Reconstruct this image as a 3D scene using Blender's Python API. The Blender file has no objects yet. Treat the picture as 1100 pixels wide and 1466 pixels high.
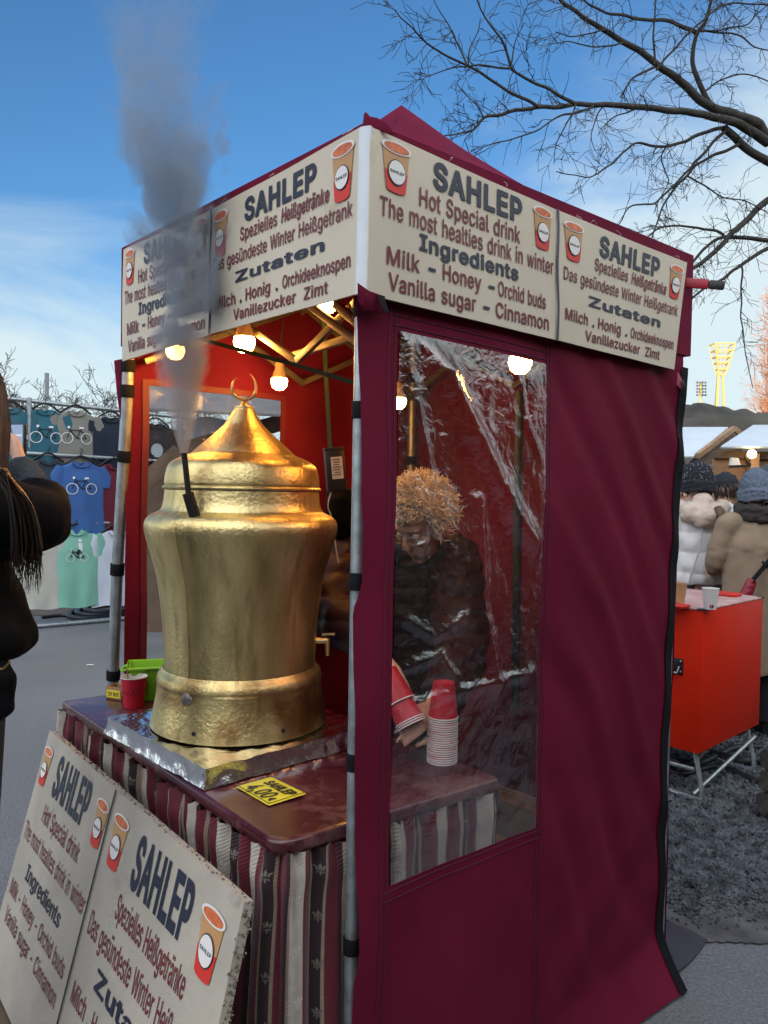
import bpy, bmesh, math, random
from mathutils import Vector, Matrix, noise, geometry
R = math.radians
V = Vector
random.seed(7)
S = bpy.context.scene
COL = S.collection

# ------------------------------------------------------------------ camera
FPX, W0, H0 = 1100.0, 1100, 1466
PITCH, ROLL, CAMZ = R(1.61), R(1.09), 1.6
fwd = V((0, math.cos(PITCH), -math.sin(PITCH)))
r0 = V((1, 0, 0)); u0 = V((0, math.sin(PITCH), math.cos(PITCH)))
rgt = r0 * math.cos(ROLL) + u0 * math.sin(ROLL)
upv = -r0 * math.sin(ROLL) + u0 * math.cos(ROLL)
EYE = V((0, 0, CAMZ))
cd = bpy.data.cameras.new('camera'); cam = bpy.data.objects.new('camera', cd); COL.objects.link(cam)
cd.sensor_fit = 'HORIZONTAL'; cd.sensor_width = 36; cd.lens = 36 * FPX / W0
cd.clip_start = 0.05; cd.clip_end = 3000
m = Matrix.Identity(4)
for i, c in enumerate((rgt, upv, -fwd)):
    for j in range(3): m[j][i] = c[j]
m.translation = EYE
cam.matrix_world = m
S.camera = cam
# ------------------------------------------------------------------ world, sun, exposure
SUN_AZ, SUN_EL = R(197), R(7)
wd = bpy.data.worlds.new("World"); S.world = wd; wd.use_nodes = True
nt = wd.node_tree; N = nt.nodes; L = nt.links
def nd(tree, kind, **kw):
    n = tree.nodes.new(kind)
    for k, v in kw.items():
        if hasattr(n, k): setattr(n, k, v)
        else: n.inputs[k].default_value = v
    return n
bg = N['Background']; bg.inputs[1].default_value = 0.15
sk = nd(nt, 'ShaderNodeTexSky', sky_type='NISHITA', sun_disc=False, sun_elevation=R(9), sun_rotation=SUN_AZ, ozone_density=4.0, dust_density=0.6, air_density=1.0)
hs = nd(nt, 'ShaderNodeHueSaturation'); hs.inputs['Saturation'].default_value = 1.06; hs.inputs['Value'].default_value = 0.51
L.new(sk.outputs[0], hs.inputs['Color'])
tc = nd(nt, 'ShaderNodeTexCoord')
mp = nd(nt, 'ShaderNodeMapping'); mp.inputs['Scale'].default_value = (1.0, 1.0, 2.6); mp.inputs['Location'].default_value = (0.3, 0.1, 0.0)
L.new(tc.outputs['Generated'], mp.inputs[0])
no = nd(nt, 'ShaderNodeTexNoise'); no.inputs['Scale'].default_value = 2.1; no.inputs['Detail'].default_value = 9; no.inputs['Roughness'].default_value = 0.58; no.inputs['Distortion'].default_value = 0.5
L.new(mp.outputs[0], no.inputs['Vector'])
sx = nd(nt, 'ShaderNodeSeparateXYZ'); L.new(tc.outputs['Generated'], sx.inputs[0])
cr = nd(nt, 'ShaderNodeMapRange', interpolation_type='SMOOTHSTEP')      # clouds gather near the horizon
cr.inputs['From Min'].default_value = 0.52; cr.inputs['From Max'].default_value = 0.04
cr.inputs['To Min'].default_value = -0.27; cr.inputs['To Max'].default_value = 0.62
L.new(sx.outputs['Z'], cr.inputs[0])
ad0 = nd(nt, 'ShaderNodeMath', operation='MULTIPLY_ADD'); xm = nd(nt, 'ShaderNodeMath', operation='MAXIMUM'); xm.inputs[1].default_value = -0.17; L.new(sx.outputs['X'], xm.inputs[0]); L.new(xm.outputs[0], ad0.inputs[0]); ad0.inputs[1].default_value = 1.05; L.new(no.outputs['Fac'], ad0.inputs[2])
ad = nd(nt, 'ShaderNodeMath', operation='ADD'); L.new(ad0.outputs[0], ad.inputs[0]); L.new(cr.outputs[0], ad.inputs[1])
cl = nd(nt, 'ShaderNodeMapRange', interpolation_type='SMOOTHSTEP'); cl.inputs['From Min'].default_value = 0.46; cl.inputs['From Max'].default_value = 0.92
cl.inputs['To Max'].default_value = 0.92
L.new(ad.outputs[0], cl.inputs[0])
mx = nd(nt, 'ShaderNodeMix', data_type='RGBA'); mx.inputs['B'].default_value = (0, 0, 0, 1)
mx.inputs[7].default_value = (1.82, 2.12, 2.18, 1)
L.new(cl.outputs[0], mx.inputs[0]); L.new(hs.outputs[0], mx.inputs[6])
# bright cloud bank added in the unseen sky behind the photographer to light the foreground
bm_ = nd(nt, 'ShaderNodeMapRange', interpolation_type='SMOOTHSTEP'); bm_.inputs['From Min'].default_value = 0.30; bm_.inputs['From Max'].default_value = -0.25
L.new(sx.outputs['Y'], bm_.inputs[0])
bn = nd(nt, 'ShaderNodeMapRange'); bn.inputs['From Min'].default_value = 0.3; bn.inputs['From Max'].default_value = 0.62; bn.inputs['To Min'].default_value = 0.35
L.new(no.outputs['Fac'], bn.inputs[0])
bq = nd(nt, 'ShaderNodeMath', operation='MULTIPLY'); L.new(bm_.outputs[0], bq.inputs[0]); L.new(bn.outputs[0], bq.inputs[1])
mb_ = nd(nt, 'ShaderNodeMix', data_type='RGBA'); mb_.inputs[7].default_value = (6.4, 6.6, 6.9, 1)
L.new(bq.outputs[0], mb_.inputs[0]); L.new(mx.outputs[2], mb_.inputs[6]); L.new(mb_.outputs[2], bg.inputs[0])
sd = bpy.data.lights.new('sun', 'SUN'); sd.energy = 2.6; sd.angle = R(0.5); sd.color = (1.0, 0.78, 0.5)
sun = bpy.data.objects.new('sun', sd); COL.objects.link(sun)
tosun = V((math.sin(SUN_AZ) * math.cos(SUN_EL), math.cos(SUN_AZ) * math.cos(SUN_EL), math.sin(SUN_EL)))
sun.rotation_euler = tosun.to_track_quat('Z', 'Y').to_euler()
S.view_settings.view_transform = 'Standard'; S.view_settings.look = 'None'
S.view_settings.exposure = 1.5; S.view_settings.gamma = 1.0
S.render.engine = 'CYCLES'
cy = S.cycles
cy.use_denoising = True
cy.max_bounces = 8; cy.diffuse_bounces = 3; cy.glossy_bounces = 4; cy.transmission_bounces = 6; cy.transparent_max_bounces = 14; cy.volume_bounces = 1
cy.caustics_reflective = False; cy.caustics_refractive = False
cy.sample_clamp_indirect = 4.0
cy.volume_step_rate = 1.0

# ------------------------------------------------------------------ placing
def at(px, py, Y):
    d = fwd + rgt * ((px - 550) / FPX) - upv * ((py - 733) / FPX)
    return EYE + d * (Y / d.y)
def gz(px, py, z):
    d = fwd + rgt * ((px - 550) / FPX) - upv * ((py - 733) / FPX)
    return EYE + d * ((z - CAMZ) / d.z)
def on_plane(px, py, A, B, off=0.0):          # vertical plane through two ground points
    d = fwd + rgt * ((px - 550) / FPX) - upv * ((py - 733) / FPX)
    n = V((B[1] - A[1], A[0] - B[0], 0)).normalized()
    if n.dot(V((A[0], A[1], 0))) > 0: n = -n
    q = V((A[0], A[1], 0)) + n * off
    return EYE + d * ((q - EYE).dot(n) / d.dot(n))

# ------------------------------------------------------------------ mesh builder
class MB:
    def __init__(s): s.v = []; s.f = []; s.m = []; s.uv = {}
    def add(s, vs, fs, mi=0):
        k = len(s.v); s.v += [V(p) for p in vs]
        for f in fs: s.f.append([i + k for i in f]); s.m.append(mi)
        return k
    def box(s, c, size, rot=None, mi=0):
        h = V(size) / 2; c = V(c); P = []
        for z in (-1, 1):
            for x, y in ((-1, -1), (1, -1), (1, 1), (-1, 1)):
                p = V((x * h.x, y * h.y, z * h.z))
                P.append(c + (rot @ p if rot else p))
        s.add(P, [(3, 2, 1, 0), (4, 5, 6, 7), (0, 1, 5, 4), (1, 2, 6, 5), (2, 3, 7, 6), (3, 0, 4, 7)], mi); return s
    def bar(s, a, b, w, h, mi=0, up=V((0, 0, 1))):
        a = V(a); b = V(b); t = (b - a).normalized()
        x = t.cross(up)
        if x.length < 1e-4: x = V((1, 0, 0))
        x.normalize(); y = x.cross(t)
        s.box((a + b) / 2, (w, (b - a).length, h), Matrix((x, t, y)).transposed(), mi); return s
    def loft(s, pts, rx, ry=None, hint=V((1, 0, 0)), seg=12, mi=0, cap=True, pw=1.0):
        n = len(pts); pts = [V(p) for p in pts]
        if not hasattr(rx, '__len__'): rx = [rx] * n
        if ry is None: ry = rx
        if not hasattr(ry, '__len__'): ry = [ry] * n
        vs = []; prev = V(hint)
        for i in range(n):
            t = (pts[min(i + 1, n - 1)] - pts[max(i - 1, 0)]).normalized()
            x = prev - t * prev.dot(t)
            if x.length < 1e-3: x = t.orthogonal()
            x.normalize(); prev = x; y = t.cross(x)
            for k in range(seg):
                a = 2 * math.pi * k / seg; ca, sa = math.cos(a), math.sin(a)
                if pw != 1.0:
                    ca = math.copysign(abs(ca) ** pw, ca); sa = math.copysign(abs(sa) ** pw, sa)
                vs.append(pts[i] + x * rx[i] * ca + y * ry[i] * sa)
        fs = []
        for i in range(n - 1):
            for k in range(seg):
                k2 = (k + 1) % seg
                fs.append((i * seg + k, i * seg + k2, (i + 1) * seg + k2, (i + 1) * seg + k))
        if cap:
            fs.append(tuple(range(seg - 1, -1, -1))); fs.append(tuple((n - 1) * seg + k for k in range(seg)))
        s.add(vs, fs, mi); return s
    def tube(s, pts, r, seg=8, mi=0, cap=True): return s.loft(pts, r, None, V((0.31, 0.87, 0.37)), seg, mi, cap)
    def lathe(s, prof, c=(0, 0, 0), seg=48, mi=0, lean=None, cap=(True, True)):
        c = V(c); vs = []; fs = []
        for r, z in prof:
            for k in range(seg):
                a = 2 * math.pi * k / seg
                vs.append(c + V((r * math.cos(a), r * math.sin(a), z)))
        n = len(prof)
        for i in range(n - 1):
            for k in range(seg):
                k2 = (k + 1) % seg
                fs.append((i * seg + k, i * seg + k2, (i + 1) * seg + k2, (i + 1) * seg + k))
        if cap[0]: fs.append(tuple(range(seg - 1, -1, -1)))
        if cap[1]: fs.append(tuple((n - 1) * seg + k for k in range(seg)))
        s.add(vs, fs, mi); return s
    def ell(s, c, r, rot=None, seg=14, mi=0):
        c = V(c); vs = []; n = seg // 2
        if not hasattr(r, '__len__'): r = (r, r, r)
        fs = []
        for i in range(1, n):
            th = math.pi * i / n
            for k in range(seg):
                a = 2 * math.pi * k / seg
                p = V((r[0] * math.sin(th) * math.cos(a), r[1] * math.sin(th) * math.sin(a), r[2] * math.cos(th)))
                vs.append(c + (rot @ p if rot else p))
        tp = V((0, 0, r[2])); bt = -tp
        vs += [c + (rot @ tp if rot else tp), c + (rot @ bt if rot else bt)]
        a0 = (n - 1) * seg
        for i in range(n - 2):
            for k in range(seg):
                k2 = (k + 1) % seg; fs.append((i * seg + k, (i + 1) * seg + k, (i + 1) * seg + k2, i * seg + k2))
        for k in range(seg):
            k2 = (k + 1) % seg
            fs.append((a0, k, k2)); fs.append((a0 + 1, (n - 2) * seg + k2, (n - 2) * seg + k))
        s.add(vs, fs, mi); return s
    def grid(s, fn, nu, nv, mi=0, skip=None, uv=None):
        k = s.add([fn(i / nu, j / nv) for j in range(nv + 1) for i in range(nu + 1)], [])
        for j in range(nv):
            for i in range(nu):
                if skip and skip((i + .5) / nu, (j + .5) / nv): continue
                a = k + j * (nu + 1) + i
                s.f.append([a, a + 1, a + nu + 2, a + nu + 1]); s.m.append(mi)
        if uv:
            for j in range(nv + 1):
                for i in range(nu + 1): s.uv[k + j * (nu + 1) + i] = uv(i / nu, j / nv)
        return s
    def prism(s, pts, d, mi=0):
        n = len(pts); pts = [V(p) for p in pts]; d = V(d)
        s.add(pts + [p + d for p in pts], [tuple(range(n - 1, -1, -1)), tuple(range(n, 2 * n))] + [(i, (i + 1) % n, n + (i + 1) % n, n + i) for i in range(n)], mi); return s
    def poly(s, pts, mi=0): s.add(pts, [tuple(range(len(pts)))], mi); return s
    def build(s, name, mats, parent=None, origin=None, smooth=True, bevel=0, fix=True, angle=40, weld=False, seg=2):
        if not isinstance(mats, (list, tuple)): mats = [mats]
        o0 = V(origin) if origin is not None else V((0, 0, 0))
        off = worldloc(parent) if parent else V((0, 0, 0))
        me = bpy.data.meshes.new(name)
        me.from_pydata([p - o0 - off for p in s.v], [], s.f)
        for mt in mats: me.materials.append(mt)
        me.polygons.foreach_set('material_index', s.m)
        if s.uv:
            ul = me.uv_layers.new(name='UVMap')
            for lp in me.loops: ul.data[lp.index].uv = s.uv.get(lp.vertex_index, (0, 0))
        if fix or bevel or weld:
            bm = bmesh.new(); bm.from_mesh(me)
            if weld: bmesh.ops.remove_doubles(bm, verts=bm.verts, dist=1e-5)
            if fix: bmesh.ops.recalc_face_normals(bm, faces=bm.faces)
            if bevel:
                es = [e for e in bm.edges if len(e.link_faces) == 2 and e.calc_face_angle(0) > R(35)]
                bmesh.ops.bevel(bm, geom=es, offset=bevel, segments=seg, profile=0.5, affect='EDGES', clamp_overlap=True)
            bm.to_mesh(me); bm.free()
        if smooth:
            me.polygons.foreach_set('use_smooth', [True] * len(me.polygons))
            me.set_sharp_from_angle(angle=R(angle))
        ob = bpy.data.objects.new(name, me); COL.objects.link(ob)
        ob.location = o0
        if parent: ob.parent = parent
        return ob

def worldloc(o):
    p = V((0, 0, 0))
    while o: p += V(o.location); o = o.parent
    return p
def tag(o, label=None, cat=None, group=None, kind=None):
    if label: o['label'] = label
    if cat: o['category'] = cat
    if group: o['group'] = group
    if kind: o['kind'] = kind
    return o
def thing(name, loc, label, cat, group=None):
    o = bpy.data.objects.new(name, None); COL.objects.link(o); o.location = loc; o.empty_display_size = .1
    return tag(o, label, cat, group)
def copy_tree(o, parent=None, name=None):
    c = o.copy(); COL.objects.link(c)
    if parent: c.parent = parent
    for ch in list(o.children): copy_tree(ch, c)
    return c
def fuse(mb, voxel, smooth=4, fac=0.6, bump=0.0, bscale=9.0, fold=None):
    """union of overlapping closed shapes into one continuous skin"""
    me = bpy.data.meshes.new('tmp'); me.from_pydata(mb.v, [], mb.f)
    bm = bmesh.new(); bm.from_mesh(me); bmesh.ops.recalc_face_normals(bm, faces=bm.faces); bm.to_mesh(me); bm.free()
    ob = bpy.data.objects.new('tmp', me); COL.objects.link(ob)
    md = ob.modifiers.new('r', 'REMESH'); md.mode = 'VOXEL'; md.voxel_size = voxel
    ms = ob.modifiers.new('s', 'SMOOTH'); ms.iterations = smooth; ms.factor = fac
    dg = bpy.context.evaluated_depsgraph_get()
    m2 = bpy.data.meshes.new_from_object(ob.evaluated_get(dg))
    out = MB(); nr = [v.normal.copy() for v in m2.vertices]
    vs = [v.co.copy() for v in m2.vertices]
    if bump:
        vs = [p + n * bump * noise.noise(V((p.x * bscale, p.y * bscale, p.z * bscale * 1.6))) for p, n in zip(vs, nr)]
    if fold: vs = [p + n * fold(p, n) for p, n in zip(vs, nr)]
    out.add(vs, [tuple(p.vertices) for p in m2.polygons])
    bpy.data.objects.remove(ob); bpy.data.meshes.remove(me); bpy.data.meshes.remove(m2)
    return out
def spline(pts, n=6):
    pts = [V(p) for p in pts]; out = []
    for i in range(len(pts) - 1):
        a, b = pts[i], pts[i + 1]; p = pts[i - 1] if i else a * 2 - b; q = pts[i + 2] if i + 2 < len(pts) else b * 2 - a
        for k in range(n):
            t = k / n
            out.append(0.5 * ((2 * a) + (b - p) * t + (2 * p - 5 * a + 4 * b - q) * t * t + (3 * a - p - 3 * b + q) * t ** 3))
    return out + [pts[-1]]
def lerp(a, b, t): return a + (b - a) * t
def interp(tab, x):
    if x <= tab[0][0]: return tab[0][1]
    for (a, va), (b, vb) in zip(tab, tab[1:]):
        if x <= b: return va + (vb - va) * (x - a) / (b - a)
    return tab[-1][1]
def nz(x, y=0, z=0): return noise.noise(V((x, y, z)))

# ------------------------------------------------------------------ materials
def lin(c): return tuple((x / 12.92 if x <= .04045 else ((x + .055) / 1.055) ** 2.4) for x in c)
def mat(name, col, rough=.6, metal=0.0, var=.12, vscale=6.0, bump=0.0, bscale=60.0, col2=None, sheen=0, coat=0, spec=.5, emit=None, detail=4, stretch=None, rvar=0.0, dirt=None):
    mt = bpy.data.materials.new(name); mt.use_nodes = True; t = mt.node_tree; b = t.nodes['Principled BSDF']
    b.inputs['Roughness'].default_value = rough; b.inputs['Metallic'].default_value = metal
    b.inputs['Specular IOR Level'].default_value = spec; b.inputs['Coat Weight'].default_value = coat; b.inputs['Sheen Weight'].default_value = sheen
    c = t.nodes.new('ShaderNodeTexCoord'); vec = c.outputs['Object']
    if stretch:
        mpp = t.nodes.new('ShaderNodeMapping'); mpp.inputs['Scale'].default_value = stretch; t.links.new(vec, mpp.inputs[0]); vec = mpp.outputs[0]
    n = nd(t, 'ShaderNodeTexNoise'); n.inputs['Scale'].default_value = vscale; n.inputs['Detail'].default_value = detail
    t.links.new(vec, n.inputs['Vector'])
    mr = nd(t, 'ShaderNodeMapRange'); mr.inputs['From Min'].default_value = .3; mr.inputs['From Max'].default_value = .7
    t.links.new(n.outputs['Fac'], mr.inputs[0])
    x = nd(t, 'ShaderNodeMix', data_type='RGBA'); t.links.new(mr.outputs[0], x.inputs[0])
    col2 = col2 or tuple(min(1, k * (1 + var)) for k in col)
    x.inputs[6].default_value = (*[k * (1 - var) for k in col], 1); x.inputs[7].default_value = (*col2, 1)
    res = x.outputs[2]
    if dirt:                                                             # (colour, scale, threshold)
        n3 = nd(t, 'ShaderNodeTexNoise'); n3.inputs['Scale'].default_value = dirt[1]; n3.inputs['Detail'].default_value = 8; n3.inputs['Roughness'].default_value = .65
        t.links.new(vec, n3.inputs['Vector'])
        m3 = nd(t, 'ShaderNodeMapRange'); m3.inputs['From Min'].default_value = dirt[2]; m3.inputs['From Max'].default_value = dirt[2] + .18
        t.links.new(n3.outputs['Fac'], m3.inputs[0])
        x3 = nd(t, 'ShaderNodeMix', data_type='RGBA'); t.links.new(m3.outputs[0], x3.inputs[0]); t.links.new(res, x3.inputs[6]); x3.inputs[7].default_value = (*dirt[0], 1)
        res = x3.outputs[2]
    t.links.new(res, b.inputs['Base Color'])
    if rvar:
        m4 = nd(t, 'ShaderNodeMapRange'); m4.inputs['To Min'].default_value = max(0, rough - rvar); m4.inputs['To Max'].default_value = rough + rvar
        t.links.new(n.outputs['Fac'], m4.inputs[0]); t.links.new(m4.outputs[0], b.inputs['Roughness'])
    if bump:
        n2 = nd(t, 'ShaderNodeTexNoise'); n2.inputs['Scale'].default_value = bscale; n2.inputs['Detail'].default_value = 5
        t.links.new(vec, n2.inputs['Vector'])
        bu = nd(t, 'ShaderNodeBump'); bu.inputs['Strength'].default_value = bump; bu.inputs['Distance'].default_value = .01
        t.links.new(n2.outputs['Fac'], bu.inputs['Height']); t.links.new(bu.outputs[0], b.inputs['Normal'])
    if emit:
        b.inputs['Emission Color'].default_value = (*emit[0], 1); b.inputs['Emission Strength'].default_value = emit[1]
    return mt
M = {}
M['canvas'] = mat('maroon_canvas', (.140, .0105, .032), .7, var=.16, vscale=3, bump=.12, bscale=420, spec=.06)
M['black_trim'] = mat('black_webbing', (.006, .006, .008), .8, bump=.2, bscale=300, spec=.2)
M['steel'] = mat('galvanised_pole', (.36, .40, .42), .42, .75, var=.22, vscale=30, bump=.08, bscale=120, rvar=.1, dirt=((.14, .12, .10), 14, .62))
M['truss'] = mat('painted_truss', (.17, .155, .12), .45, .5, var=.15)
M['banner'] = mat('banner_board', (.60, .525, .405), .55, var=.05, vscale=5, bump=.05, bscale=30, dirt=((.40, .32, .22), 3.0, .60))
M['old_board'] = mat('weathered_board', (.42, .375, .31), .7, var=.14, vscale=6, bump=.12, bscale=60, dirt=((.17, .14, .11), 5, .58))
M['board_edge'] = mat('chipboard_edge', (.16, .125, .09), .9, var=.4, vscale=40, bump=.6, bscale=90)
M['navy'] = mat('navy_print', (.018, .024, .045), .5, var=.1)
M['wine'] = mat('wine_print', (.155, .022, .030), .5, var=.15, vscale=12)
M['white_strip'] = mat('white_corner_strip', (.62, .66, .70), .35, var=.06, vscale=20, dirt=((.35, .36, .38), 8, .62))
M['cup_tan'] = mat('print_tan', (.50, .27, .11), .5, var=.1)
M['cup_red'] = mat('print_red', (.62, .03, .02), .5, var=.1)
M['cup_drink'] = mat('print_orange', (.62, .15, .05), .5, var=.3, vscale=60)
M['cup_white'] = mat('print_white', (.75, .73, .70), .5, var=.05)
M['vinyl'] = mat('maroon_vinyl', (.062, .008, .016), .27, var=.35, vscale=5, bump=.10, bscale=34, rvar=.14, dirt=((.19, .085, .085), 6.5, .50), coat=.30)
M['foil'] = mat('kitchen_foil', (.82, .82, .84), .16, 1.0, var=.05, bump=.5, bscale=28)
M['black_plastic'] = mat('black_plastic', (.012, .012, .013), .45)
M['black_steel'] = mat('sooty_pipe', (.03, .027, .024), .5, .6, var=.3, vscale=20)
M['white_label'] = mat('white_label', (.7, .68, .62), .5)
M['green_web'] = mat('green_webbing', (.018, .05, .018), .7, bump=.2, bscale=200)
M['lime'] = mat('lime_plastic', (.20, .52, .012), .35, var=.05)
M['red_paper'] = mat('red_paper_cup', (.50, .012, .03), .45, var=.1, vscale=14)
M['white_paper'] = mat('white_paper', (.74, .72, .68), .6, var=.04)
M['kraft'] = mat('kraft_paper', (.42, .24, .11), .7, var=.08)
M['wood_box'] = mat('thin_wood', (.34, .19, .09), .6, var=.25, vscale=18, stretch=(1, 1, 6))
M['yellow'] = mat('yellow_card', (.80, .66, .05), .4, var=.05)
M['ink'] = mat('black_ink', (.012, .012, .014), .5)
M['skin'] = mat('skin', (.60, .34, .235), .5, var=.12, vscale=20, bump=.05, bscale=200)
M['hair_pale'] = mat('pale_curly_hair', (.82, .71, .58), .55, var=.3, vscale=30, bump=.5, bscale=70)
M['hair_dark'] = mat('dark_hair', (.026, .015, .010), .4, var=.4, vscale=40, stretch=(8, 8, .6))
M['hair_brown'] = mat('brown_hair', (.10, .045, .022), .45, var=.4, vscale=40, stretch=(8, 8, .6))
M['puffer'] = mat('wine_puffer', (.026, .0045, .008), .55, spec=.3, var=.2, bump=.1, bscale=40)
M['black_coat'] = mat('black_coat', (.0032, .0034, .0046), .8, var=.25, vscale=12, bump=.12, bscale=200, spec=.12)
M['knit_grey'] = mat('slate_knit', (.035, .05, .062), .9, var=.25, vscale=60, bump=.5, bscale=220)
M['white_puffer'] = mat('white_puffer', (.66, .66, .66), .5, var=.05)
M['beige_fur'] = mat('beige_collar', (.52, .42, .34), .9, bump=.4, bscale=60)
M['brown_coat'] = mat('taupe_coat', (.27, .20, .135), .85, var=.12, vscale=10, bump=.12, bscale=150)
M['green_coat'] = mat('olive_coat', (.045, .075, .05), .8, var=.15)
M['navy_coat'] = mat('dark_navy_coat', (.012, .014, .02), .8)
M['beanie_black'] = mat('black_knit', (.012, .013, .02), .9, var=.5, vscale=120, bump=.6, bscale=160)
M['beanie_grey'] = mat('blue_grey_knit', (.11, .14, .19), .95, var=.3, vscale=80, bump=.7, bscale=130)
M['grey_trousers'] = mat('grey_trousers', (.075, .082, .098), .8, var=.1)
M['red_bag'] = mat('red_bag', (.23, .008, .022), .5, bump=.2, bscale=60)
M['yellow_bag'] = mat('yellow_bag', (.62, .48, .02), .6)
M['orange_red'] = mat('orange_red_paint', (.64, .022, .005), .45, spec=.2, var=.06, vscale=5, dirt=((.34, .03, .012), 7, .66))
M['dusty_top'] = mat('dusty_pale_top', (.55, .25, .22), .5, var=.2, vscale=9, col2=(.62, .45, .43), dirt=((.60, .07, .05), 6, .6))
M['edge_black'] = mat('chipped_edge', (.05, .02, .018), .6)
M['wood'] = mat('hut_wood', (.36, .22, .12), .75, var=.25, vscale=4, stretch=(1, 1, 8), bump=.15, bscale=30)
M['dark_wood'] = mat('hut_dark_wood', (.13, .085, .055), .8, var=.25, vscale=6)
M['sheet'] = mat('pale_roof_sheet', (.62, .68, .74), .35, var=.06, bump=.05, bscale=6)
M['tower'] = mat('yellow_tower_paint', (.50, .37, .12), .6, var=.05)
M['lampgrey'] = mat('floodlight_grey', (.10, .09, .08), .5)
M['bark'] = mat('bark', (.040, .036, .030), .9, var=.4, vscale=20, bump=.5, bscale=40)
M['far_bark'] = mat('far_bark', (.055, .046, .034), .95, var=.3, vscale=2)
M['poplar'] = mat('poplar_bark', (.36, .15, .06), .9, var=.3, vscale=1)
M['gravel'] = mat('gravel_stone', (.045, .052, .06), .8, var=.5, vscale=16, bump=.2, bscale=80, col2=(.155, .172, .19))
M['tarp'] = mat('grey_tarp', (.045, .055, .065), .4, var=.2, bump=.1, bscale=30)
M['log'] = mat('grey_log', (.075, .066, .055), .9, var=.45, vscale=14, bump=.6, bscale=50)
M['hose'] = mat('black_hose', (.010, .011, .014), .5)
M['crate'] = mat('amber_crate', (.24, .11, .028), .45, var=.2)
M['dark_crate'] = mat('dark_crate', (.02, .016, .014), .6)

def brass_mat(name, stain):
    mt = bpy.data.materials.new(name); mt.use_nodes = True; t = mt.node_tree; b = t.nodes['Principled BSDF']
    b.inputs['Metallic'].default_value = 1.0
    c = t.nodes.new('ShaderNodeTexCoord')
    n = nd(t, 'ShaderNodeTexNoise'); n.inputs['Scale'].default_value = 3.0; n.inputs['Detail'].default_value = 9; n.inputs['Roughness'].default_value = .62
    mp_ = t.nodes.new('ShaderNodeMapping'); mp_.inputs['Scale'].default_value = (3.2, 3.2, 1.0)
    t.links.new(c.outputs['Object'], mp_.inputs[0]); t.links.new(mp_.outputs[0], n.inputs['Vector'])
    ramp = t.nodes.new('ShaderNodeValToRGB'); e = ramp.color_ramp.elements
    e[0].position = .30; e[0].color = (.52, .40, .17, 1); e[1].position = .62; e[1].color = (.90, .72, .34, 1)
    t.links.new(n.outputs['Fac'], ramp.inputs[0]); res = ramp.outputs[0]
    n5 = nd(t, 'ShaderNodeTexNoise'); n5.inputs['Scale'].default_value = 26; n5.inputs['Detail'].default_value = 6
    m5_ = t.nodes.new('ShaderNodeMapping'); m5_.inputs['Scale'].default_value = (1, 1, .14); t.links.new(c.outputs['Object'], m5_.inputs[0]); t.links.new(m5_.outputs[0], n5.inputs['Vector'])
    m5 = nd(t, 'ShaderNodeMapRange'); m5.inputs['From Min'].default_value = .57; m5.inputs['From Max'].default_value = .78; m5.inputs['To Max'].default_value = .75
    t.links.new(n5.outputs['Fac'], m5.inputs[0])
    x5 = nd(t, 'ShaderNodeMix', data_type='RGBA'); t.links.new(m5.outputs[0], x5.inputs[0]); t.links.new(res, x5.inputs[6]); x5.inputs[7].default_value = (.30, .21, .09, 1); res = x5.outputs[2]
    if stain:
        n6 = nd(t, 'ShaderNodeTexNoise'); n6.inputs['Scale'].default_value = 7; n6.inputs['Detail'].default_value = 8; t.links.new(c.outputs['Object'], n6.inputs['Vector'])
        m6 = nd(t, 'ShaderNodeMapRange'); m6.inputs['From Min'].default_value = .44; m6.inputs['From Max'].default_value = .66; m6.inputs['To Max'].default_value = .85
        t.links.new(n6.outputs['Fac'], m6.inputs[0])
        x6 = nd(t, 'ShaderNodeMix', data_type='RGBA'); t.links.new(m6.outputs[0], x6.inputs[0]); t.links.new(res, x6.inputs[6]); x6.inputs[7].default_value = (.27, .105, .03, 1); res = x6.outputs[2]
    t.links.new(res, b.inputs['Base Color'])
    rr = nd(t, 'ShaderNodeMapRange'); rr.inputs['To Min'].default_value = .30; rr.inputs['To Max'].default_value = .48
    t.links.new(n.outputs['Fac'], rr.inputs[0]); t.links.new(rr.outputs[0], b.inputs['Roughness'])
    vo = nd(t, 'ShaderNodeTexVoronoi'); vo.feature = 'SMOOTH_F1'; vo.inputs['Scale'].default_value = 95; t.links.new(c.outputs['Object'], vo.inputs['Vector'])
    n2 = nd(t, 'ShaderNodeTexNoise'); n2.inputs['Scale'].default_value = 210; n2.inputs['Detail'].default_value = 4; t.links.new(c.outputs['Object'], n2.inputs['Vector'])
    ad_ = nd(t, 'ShaderNodeMath', operation='ADD'); t.links.new(vo.outputs['Distance'], ad_.inputs[0]); t.links.new(n2.outputs['Fac'], ad_.inputs[1])
    bu = nd(t, 'ShaderNodeBump'); bu.inputs['Strength'].default_value = .32; bu.inputs['Distance'].default_value = .003
    t.links.new(ad_.outputs[0], bu.inputs['Height']); t.links.new(bu.outputs[0], b.inputs['Normal'])
    return mt
M['brass'] = brass_mat('hammered_brass', False); M['brass_stained'] = brass_mat('stained_brass', True)

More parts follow.
